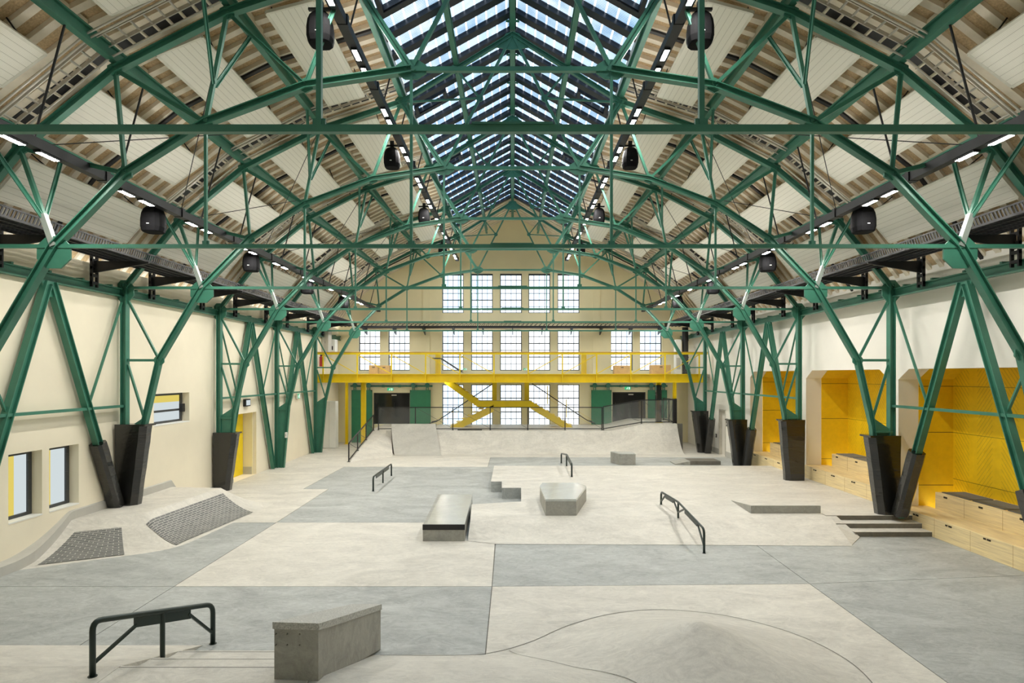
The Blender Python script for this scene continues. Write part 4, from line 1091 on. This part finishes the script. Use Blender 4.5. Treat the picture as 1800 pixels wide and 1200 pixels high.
# ------------------------------------------------------------------ yellow niches and benches on the right
CX_ = 11.03
bases = [(0.0, .44, .86), (PZ, .75, 1.17), (.0, .60, 1.01)]
nl = ['nearest', 'middle', 'farthest']
for k, ((y0, y1), (zb, z1, z2)) in enumerate(zip(niche, bases)):
    t = thing('seating_niche', 'yellow board lined niche in the right wall, %s of the three' % nl[k], 'niche', (10.4, (y0 + y1) / 2, 0), 'yellow wall niches')
    mb = MB(); mb.box(CX_, CX_ + .05, y0 - .05, y1 + .05, -.05, NT_ + .2); obj('back_panel', mb, M['chev'], t)
    for y, a, b, ya in ((y0, y0 - .05, y0, y0), (y1, y1, y1 + .05, y1)):
        mb = MB(); mb.box(RX + .505, CX_, a, b, -.05, NT_ + .05)
        s = 1 if y == y0 else -1
        mb.prism([(RX + .505, y, NT_), (CX_, y, NT_), (CX_, y, NT_ - ch * .62), (RX + .505, y, NT_ - ch * .62)], [(RX + .505, y + s * ch, NT_)] * 1 + [(CX_, y + s * ch, NT_), (CX_, y + s * .002, NT_ - ch * .62 + .002), (RX + .505, y + s * .002, NT_ - ch * .62 + .002)])
        for z in (.95, 2.27, 3.42): mb.box(RX + .505, CX_, y - .0 if s > 0 else y - .003, y + .003 if s > 0 else y, z - .006, z + .006, 1)
        obj('side_panel', mb, [M['ochre'], M['slot']], t)
    mb = MB(); mb.box(RX + .5, CX_, y0, y1, NT_, NT_ + .05); obj('top_panel', mb, M['ochre'], t)
    mb = MB(); mb.box(CX_ - .10, CX_, (y0 + y1) / 2 - .1, (y0 + y1) / 2 + .1, NT_ - .06, NT_); obj('downlight', mb, M['white'], t)
    t = thing('tiered_bench', 'two-step pine bench with grey seat pads in the %s yellow niche' % nl[k], 'bench', (10.3, (y0 + y1) / 2, zb), 'pine tiered benches')
    e = y1 - .03
    mb = MB(); mb.box(RX - .06, 10.36, y0 + .02, e, (zb if k < 2 else 0) - .0, z1); obj('lower_tier', mb, M['wood'], t, bevel=.008)
    mb = MB(); mb.box(10.28, CX_ - .01, y0 + .02, e - .42, z1, z2); obj('upper_tier', mb, M['wood'], t, bevel=.008)
    n = 4; ln = (e - .42 - y0 - .1) / n
    for q in range(n):
        mb = MB(); mb.box(10.36, CX_ - .12, y0 + .08 + q * ln, y0 + .08 + (q + 1) * ln - .10, z2, z2 + .022); obj('seat_pad', mb, M['cushion'], t)
    for q in range(8):
        y = y0 + .35 + q * .57
        if y > e - .25: continue
        if q % 2 == 0:
            mb = MB(); mb.box(RX - .068, RX - .058, y, y + .10, z1 - .085, z1 - .05); mb.box(RX - .068, RX - .058, y + .13, y + .20, z1 - .085, z1 - .05); obj('handle_slot', mb, M['slot'], t)
            if y < e - .7: mb = MB(); mb.box(10.272, 10.282, y, y + .12, z2 - .09, z2 - .05); obj('handle_slot', mb, M['slot'], t)
        else:
            mb = MB(); mb.box(RX - .063, RX - .0595, y, y + .004, zb if k < 2 else 0.0, z1 - .005); mb.box(10.276, 10.281, y, y + .006, z1, z2 - .005) if y < e - .5 else None; obj('board_joint', mb, M['seam'], t)
    mb = MB(); mb.box(10.40, 10.50, e - .428, e - .419, z2 - .16, z2 - .07); obj('socket_plate', mb, M['black'], t)
    mb = MB()
t = thing('display_screen', 'black wall screen inside the farthest yellow niche', 'screen', (10.98, 23.9, 2.8))
mb = MB(); mb.box(10.95, 11.03, 23.2, 24.6, 2.35, 3.22); obj('casing', mb, M['black'], t)
mb = MB(); mb.box(10.945, 10.951, 23.24, 24.56, 2.39, 3.18); obj('display', mb, M['darkglass'], t)

# ------------------------------------------------------------------ gallery across the far end
GY, GZ = 30.95, 3.75
t = thing('gallery', 'bright yellow steel gallery floor spanning the far end of the hall', 'gallery', (0, 33, 3.5))
mb = MB(); mb.box(LX + .01, RX - .01, GY + .23, BY - .07, 3.58, GZ - .01); obj('floor_deck', mb, M['plinth'], t)
mb = MB(); mb.box(LX + .02, 9.45, GY + .07, GY + .10, 3.36, GZ); mb.box(LX + .02, 9.45, GY - .09, GY + .22, GZ - .025, GZ + .005); mb.box(LX + .02, 9.45, GY - .09, GY + .22, 3.335, 3.36); obj('edge_beam', mb, M['yellow'], t)
gx = [(568.5 + 60 * k - VX) * GY / F for k in range(12)]
for x in gx:
    mb = MB(); mb.box(x - .02, x + .02, GY - .085, GY + .07, 3.36, GZ - .02); obj('stiffener', mb, M['yellow'], t)
for x in (-6.5, -3.2, 0, 3.2, 6.5):
    mb = MB(); mb.box(x - .06, x + .06, GY + .23, BY - .08, 3.40, 3.57); obj('floor_joist', mb, M['yellow'], t)
for x in (-8.2, -6.0, -3.6, 3.4, 5.9, 8.0):  # unseen downlights, added to lighten the area under the gallery
    mb = MB(); mb.tube([(x, 33.0, 3.50), (x, 33.0, 3.579)], .10, 14); o = obj('downlight', mb, M['white'], t)
    mb = MB(); mb.face([(x + .08 * math.cos(k * math.pi / 6), 33.0 + .08 * math.sin(k * math.pi / 6), 3.497) for k in range(12)]); obj('lamp', mb, M['lamp'], o)
t = thing('gallery_railing', 'yellow railing with wooden handrail along the gallery edge', 'railing', (0, GY, GZ))
HZ = 4.74
for x in gx:
    mb = MB(); mb.box(x - .03, x + .03, GY - .075, GY - .03, GZ - .02, HZ); obj('post', mb, M['yellow'], t)
mb = MB(); mb.box(LX + .03, 9.45, GY - .09, GY - .02, HZ - .045, HZ + .035); obj('top_rail', mb, M['yellow'], t)
mb = MB(); mb.box(LX + .03, 9.45, GY - .11, GY + .0, HZ + .037, HZ + .085); obj('handrail', mb, M['handrail'], t, bevel=.012)
for k, (a, b) in enumerate(zip(gx, gx[1:])):
    mb = MB()
    if a + b < -.2: mb.bar((a, GY - .05, HZ - .05), (b, GY - .05, GZ), .03, .035, YS)
    elif a + b > .2: mb.bar((a, GY - .05, GZ), (b, GY - .05, HZ - .05), .03, .035, YS)
    if mb.v: obj('tension_rod', mb, M['yellow'], t)
mb = MB(); mb.face([(LX + .05, GY - .045, GZ + .02), (9.45, GY - .045, GZ + .02), (9.45, GY - .045, HZ - .05), (LX + .05, GY - .045, HZ - .05)]); obj('mesh_infill', mb, M['clearnet'], t)

def post(name, label, x, y, z0, z1, w_, mat, group=None, pad=None):
    t = thing(name, label, 'column', (x, y, z0), group)
    mb = MB(); mb.bar((x, y, z0), (x, y, z1), w_, w_, YS, 'I'); obj('shaft', mb, M[mat], t)
    mb = MB(); mb.box(x - w_ * .8, x + w_ * .8, y - w_ * .8, y + w_ * .8, z0, z0 + .015); obj('base_plate', mb, M[mat], t)
    if pad:
        mb = MB(); mb.box(x - w_ * .62, x + w_ * .62, y - w_ * .62, y + w_ * .62, z0 + .016, pad); obj('padding', mb, M['vinyl'], t, bevel=.02)
post('gallery_column', 'thick yellow gallery column in front of the left green sliding door', -7.46, 31.9, 0, 3.40, .22, 'yellow', 'gallery columns')
post('gallery_column', 'thin yellow gallery column in the left rear corner', -8.9, 34.2, 0, 3.57, .14, 'yellow', 'gallery columns')
post('gallery_column', 'gallery column wrapped in black padding at the right end of the ramp', 7.30, 31.9, 1.33, 3.40, .22, 'yellow', 'gallery columns', 3.2)
post('gallery_column', 'yellow gallery column, black padded below, in the right rear corner', 8.62, 33.9, 0, 3.57, .17, 'yellow', 'gallery columns', 2.45)
for x, side in ((-4.05, 'left'), (3.88, 'right')):  # yellow colour stands for reflections on the wall pilasters
    post('reflection_lit_pilaster', 'pilaster on the gallery end wall, coloured yellow for reflected light, %s of the middle windows' % side, x, 34.75, GZ, 4.9, .28, 'yellow', 'gallery wall posts')

# staircase
t = thing('staircase', 'yellow double staircase zigzagging in front of the lower end windows', 'staircase', (0, 33.5, DK))
LZ = 2.36; SY = (33.1, 34.1)
def zx(px_, Y=33.3): return (px_ - VX) * Y / F
def stringer(p, q, h, nm='stringer'):
    for y in SY:
        mb = MB(); P, Q = V((p[0], y, p[1])), V((q[0], y, q[1]))
        mb.plate((y, [(P.x, P.z), (Q.x, Q.z), (Q.x, Q.z - h), (P.x, P.z - h)]), .06); obj(nm, mb, M['yellow'], t)
xl0, xl1, xr1 = zx(786), zx(842), zx(935)
stringer((xl0 - .1, 3.62), (xl1, LZ), .36); stringer((xl1, LZ), (xr1 - .1, LZ), .34, 'landing_beam')
stringer((xr1 - .1, LZ), (zx(1006), DK + .02), .38); stringer((zx(868), LZ - .20), (zx(792), DK + .02), .36)
mb = MB(); mb.box(xl1, xr1, SY[0], SY[1], LZ - .06, LZ - .01); obj('landing', mb, M['plinth'], t)
def treads(p, q, n):
    for k in range(n):
        f = (k + .5) / n; x, z = p[0] + (q[0] - p[0]) * f, p[1] + (q[1] - p[1]) * f
        mb = MB(); mb.box(x - .13, x + .13, SY[0] + .03, SY[1] - .03, z - .10, z - .06); obj('tread', mb, M['yellow'], t)
treads((xl0, 3.6), (xl1, LZ), 7); treads((xr1, LZ), (zx(1006), DK + .1), 7); treads((zx(860), LZ - .1), (zx(792), DK + .1), 7)
for x in (zx(869), zx(926)):
    mb = MB(); mb.box(x - .12, x + .12, 33.5, 33.7, LZ, 3.57); obj('hanger_post', mb, M['yellow'], t)
def handrail(pts):
    for y in SY:
        mb = MB(); mb.tube([(x, y, z) for x, z in pts], .022, 8); obj('handrail', mb, M['black'], t)
handrail([(zx(760), 4.58), (zx(774), 4.58), (zx(812), 3.85)])
handrail([(zx(755), DK + .95 - .75), (zx(768), DK + .95 - .65), (zx(866), 3.24)])
handrail([(zx(936), 3.24), (zx(1032), DK + .35), (zx(1046), DK + .2)])
for x0, z0, x1, z1 in ((zx(768), DK + .1, zx(866), 3.0), (zx(936), 3.0, zx(1040), DK + .1)):
    mb = MB()
    for q in (0.0, .14, .28):
        mb.bar((x0, SY[0], z0 + q), (x1, SY[0], z1 + q), .012, .012, YS)
    obj('rail_wire', mb, M['yellow'], t)
for k, (xa, za) in enumerate(((zx(797), DK), (zx(830), DK + .7), (zx(962), DK + 1.2), (zx(995), DK + .5))):
    mb = MB(); mb.box(xa - .02, xa + .02, SY[0] - .02, SY[0] + .02, za, za + .95); obj('baluster', mb, M['yellow'], t)

# doors in the end wall, sliding doors, exit signs
for n, (x0, x1, z0, z1) in enumerate(dh):
    d = bpy.data.objects.new('door_%d' % (n + 3), None); COL.objects.link(d); d.location = ((x0 + x1) / 2, BY + .1, z0); WL[d.name] = tuple(d.location); d['kind'] = 'structure'
    xm = (x0 + x1) / 2; y = BY + .12
    mb = MB(); mb.box(x0, x1, y - .02, y + .08, z1 - .06, z1); mb.box(x0, x0 + .06, y - .02, y + .08, z0, z1); mb.box(x1 - .06, x1, y - .02, y + .08, z0, z1); obj('door_frame', mb, M['black'], d)
    for a, b in ((x0 + .06, xm), (xm + .002, x1 - .06)):
        mb = MB(); mb.box(a, b, y, y + .05, z0 + .01, z1 - .06); obj('door_leaf', mb, M['darkglass'], d)
        hx = b - .12 if a < xm - .2 and b < xm else a + .12
        mb = MB(); mb.box(hx - .015, hx + .015, y - .06, y - .03, z0 + .8, z0 + 1.2); obj('door_handle', mb, M['black'], d)
    mb = MB(); mb.box(xm - .02, xm + .25, y - .05, y, z1 - .16, z1 - .10); obj('door_closer', mb, M['silver'], d)
sd = [(-8.82, -7.70, .01, 'left of the left black double door, behind the yellow column'), (-5.62, -4.49, DK + .01, 'right of the left black double door'),
      (4.32, 5.42, DK + .01, 'left of the right black double door'), (7.42, 8.46, 1.34, 'right of the right black double door')]
for x0, x1, z0, where in sd:
    t = thing('sliding_door', 'green metal sliding door ' + where, 'sliding door', ((x0 + x1) / 2, 34.95, z0), 'green sliding doors')
    mb = MB(); mb.box(x0, x1, 34.90, 34.97, z0, 2.88); obj('leaf', mb, M['greendoor'], t)
    mb = MB()
    for x in (x0, x1 - .06): mb.box(x, x + .06, 34.885, 34.90, z0, 2.88)
    mb.box(x0, x1, 34.885, 34.90, 2.80, 2.88); mb.box(x0, x1, 34.885, 34.90, 1.9, 1.97); obj('frame', mb, M['greendoor'], t)
    for x in (x0 + .18, x1 - .18):
        mb = MB(); mb.box(x - .07, x - .03, 34.88, 34.95, 2.88, 3.2); mb.box(x + .03, x + .07, 34.88, 34.95, 2.88, 3.2); mb.tube([(x, 34.86, 3.14), (x, 34.93, 3.14)], .13, 14); obj('roller', mb, M['green'], t)
for x0, x1, side in ((-8.9, -4.4, 'left'), (4.25, 8.5, 'right')):
    t = thing('door_track', 'green track bar above the %s pair of sliding doors' % side, 'door track', ((x0 + x1) / 2, 34.98, 3.14), 'green door tracks')
    mb = MB(); mb.tube([(x0, 34.99, 3.10), (x1, 34.99, 3.10)], .045, 10); obj('bar', mb, M['green'], t)
    for k in range(4):
        x = x0 + .9 + (x1 - x0 - 1.8) * k / 3; mb = MB(); mb.box(x - .07, x + .07, 34.94, 35.08, 3.03, 3.17); obj('clamp', mb, M['green'], t)
def exit_sign(x, y, z, label, w_=.36, h=.19, face='y'):
    t = thing('exit_sign', label, 'exit sign', (x, y, z), 'green exit signs')
    def bx_(u0, u1, d0, d1, z0, z1):
        mb = MB()
        if face == 'y': mb.box(x + u0, x + u1, y + d0, y + d1, z + z0, z + z1)
        else: mb.box(x - d1, x - d0, y + u0, y + u1, z + z0, z + z1)
        return mb
    obj('casing', bx_(-w_ / 2, w_ / 2, 0, .06, -h / 2, h / 2), M['white'], t)
    obj('lit_face', bx_(-w_ / 2 + .015, w_ / 2 - .015, -.006, 0, -h / 2 + .015, h / 2 - .015), M['exit'], t)
    k = h / .19
    def P2(pts): 
        mb = MB()
        q = [(u * k, v * k) for u, v in pts]
        if face == 'y': mb.prism([(x + u, y - .012, z + v) for u, v in q], [(x + u, y - .007, z + v) for u, v in q])
        else: mb.prism([(x + .012, y + u, z + v) for u, v in q], [(x + .007, y + u, z + v) for u, v in q])
        return mb
    mb = MB()
    for pts in ([(-.05, .01), (-.02, .035), (-.005, .02), (-.03, -.015)], [(-.035, -.01), (-.015, -.005), (0, -.06), (-.02, -.06)], [(-.045, -.005), (-.03, -.015), (-.07, -.055), (-.085, -.045)],
                [(-.02, .035), (.02, .015), (.02, .005), (-.02, .02)], [(.06, -.065), (.11, -.065), (.11, .06), (.06, .06)], [(-.012, .042), (.006, .042), (.006, .062), (-.012, .062)]):
        p = P2(pts); i = len(mb.v); mb.v += p.v; mb.f += [tuple(i + a for a in f) for f in p.f]; mb.mi += p.mi
    obj('running_figure', mb, M['exitw'], t)
exit_sign(-6.72, 35.03, 2.92, 'green lit exit sign above the left black double door')
exit_sign(6.33, 35.03, 2.98, 'green lit exit sign above the right black double door')
exit_sign(LX + .10, 28.3, 2.77, 'small green lit exit sign on the left wall near the gallery', .30, .24, 'x')
exit_sign(-2.6, 34.95, 4.02, 'small green lit exit sign low behind the gallery railing, left one', .22, .14)
exit_sign(.70, 34.95, 4.02, 'small green lit exit sign low behind the gallery railing, right one', .22, .14)
t = thing('emergency_light', 'black framed emergency light on the left wall above the yellow doorway', 'emergency light', (LX, 22.9, 2.72))
mb = MB(); mb.box(LX, LX + .10, 22.7, 23.1, 2.58, 2.84); obj('casing', mb, M['black'], t)
mb = MB(); mb.box(LX + .10, LX + .11, 22.74, 23.06, 2.62, 2.80); obj('lit_face', mb, M['frost'], t)

# things on the gallery and on the walls
def crate(x0, x1, y, z0, h, label, n=1):
    t = thing('wooden_box', label, 'box', ((x0 + x1) / 2, y, z0), 'plywood boxes on the gallery')
    mb = MB(); mb.box(x0, x1, y, y + .55, z0, z0 + h); obj('body', mb, M['plywood'], t, bevel=.008)
    mb = MB(); mb.box((x0 + x1) / 2 - .07, (x0 + x1) / 2 + .07, y - .004, y, z0 + h - .12, z0 + h - .08); obj('hand_hole', mb, M['slot'], t)
crate(-7.35, -6.88, 32.6, GZ - .01, .46, 'plywood box on the gallery at left, outer one of the pair')
crate(-6.86, -6.30, 32.6, GZ - .01, .45, 'plywood box on the gallery at left, inner one of the pair')
crate(5.25, 6.05, 32.8, GZ - .01, .45, 'plywood box on the gallery at right, nearer the middle')
crate(7.15, 8.15, 32.8, GZ - .01, .48, 'plywood box on the gallery at right, nearer the corner')
t = thing('fire_extinguisher', 'red fire extinguisher at the left end of the gallery', 'fire extinguisher', (-9.42, 31.35, 4.15))
mb = MB(); mb.tube([(-9.42, 31.35, 4.12), (-9.42, 31.35, 4.55), (-9.42, 31.35, 4.60)], .085, 14); mb.tube([(-9.42, 31.35, 4.60), (-9.42, 31.35, 4.64)], .05, 12); obj('cylinder', mb, M['red'], t)
mb = MB(); mb.box(-9.47, -9.33, 31.33, 31.37, 4.64, 4.70); mb.tube([(-9.34, 31.33, 4.66), (-9.31, 31.30, 4.5), (-9.32, 31.28, 4.3)], .014, 8); obj('valve', mb, M['black'], t)
def wbox(name, label, cat, x0, x1, y0, y1, z0, z1, mat, parts=None):
    t = thing(name, label, cat, ((x0 + x1) / 2, (y0 + y1) / 2, z0)); mb = MB(); mb.box(x0, x1, y0, y1, z0, z1); obj('body', mb, M[mat], t, bevel=.012)
    for nm, m, b in (parts or []): mb = MB(); mb.box(*b); obj(nm, mb, M[m], t)
wbox('tall_cabinet', 'tall white cabinet under the left end of the gallery', 'cabinet', -9.58, -8.95, 32.2, 32.75, 0.004, 2.38, 'white', [('door_seam', 'plinth', (-9.27, -9.26, 32.196, 32.2, .05, 2.33))])
wbox('hanging_cabinet', 'pale cabinet on the left wall above the gallery', 'cabinet', -9.58, -9.25, 32.0, 32.6, 4.75, 6.0, 'plinth', [('door_seam', 'black', (-9.42, -9.41, 31.995, 32.0, 5.3, 5.4))])
wbox('air_unit', 'white rounded air unit at the left end of the gallery', 'air unit', -9.59, -9.2, 33.0, 33.5, 4.9, 5.55, 'white', [('side_grille', 'black', (-9.5, -9.3, 32.99, 33.0, 5.0, 5.2))])
wbox('air_unit', 'white upright air unit beside the black duct at the right end of the gallery', 'air unit', 8.5, 8.8, 33.2, 33.6, GZ, 5.55, 'white', [('front_grille', 'plinth', (8.55, 8.75, 33.19, 33.2, 4.0, 4.6))])
t = thing('air_duct', 'black vertical air duct at the right end of the gallery', 'duct', (9.05, 33.4, GZ))
mb = MB(); mb.tube([(9.05, 33.4, GZ), (9.05, 33.4, 6.2)], .16, 16); obj('pipe', mb, M['black'], t)
mb = MB()
for z in (4.6, 5.5): mb.tube([(9.05, 33.4, z), (9.05, 33.4, z + .06)], .18, 16)
obj('pipe_clamp', mb, M['black'], t)
wbox('intercom', 'dark narrow intercom on the right wall by the service door', 'intercom', RX - .05, RX, 28.55, 28.7, 1.4, 1.75, 'black', [('button_plate', 'silver', (RX - .056, RX - .05, 28.59, 28.66, 1.45, 1.55))])
wbox('power_socket', 'small dark wall socket right of the service door on the right wall', 'socket', RX - .04, RX, 30.1, 30.25, .75, .92, 'black', [('cover', 'plinth', (RX - .045, RX - .04, 30.12, 30.23, .78, .89))])
wbox('control_box', 'small pale control box on the bare green column foot beside the left wall', 'control box', -9.07, -8.98, 25.36, 25.44, 1.2, 1.42, 'white', [('switch', 'silver', (-9.04, -9.01, 25.352, 25.36, 1.28, 1.34))])
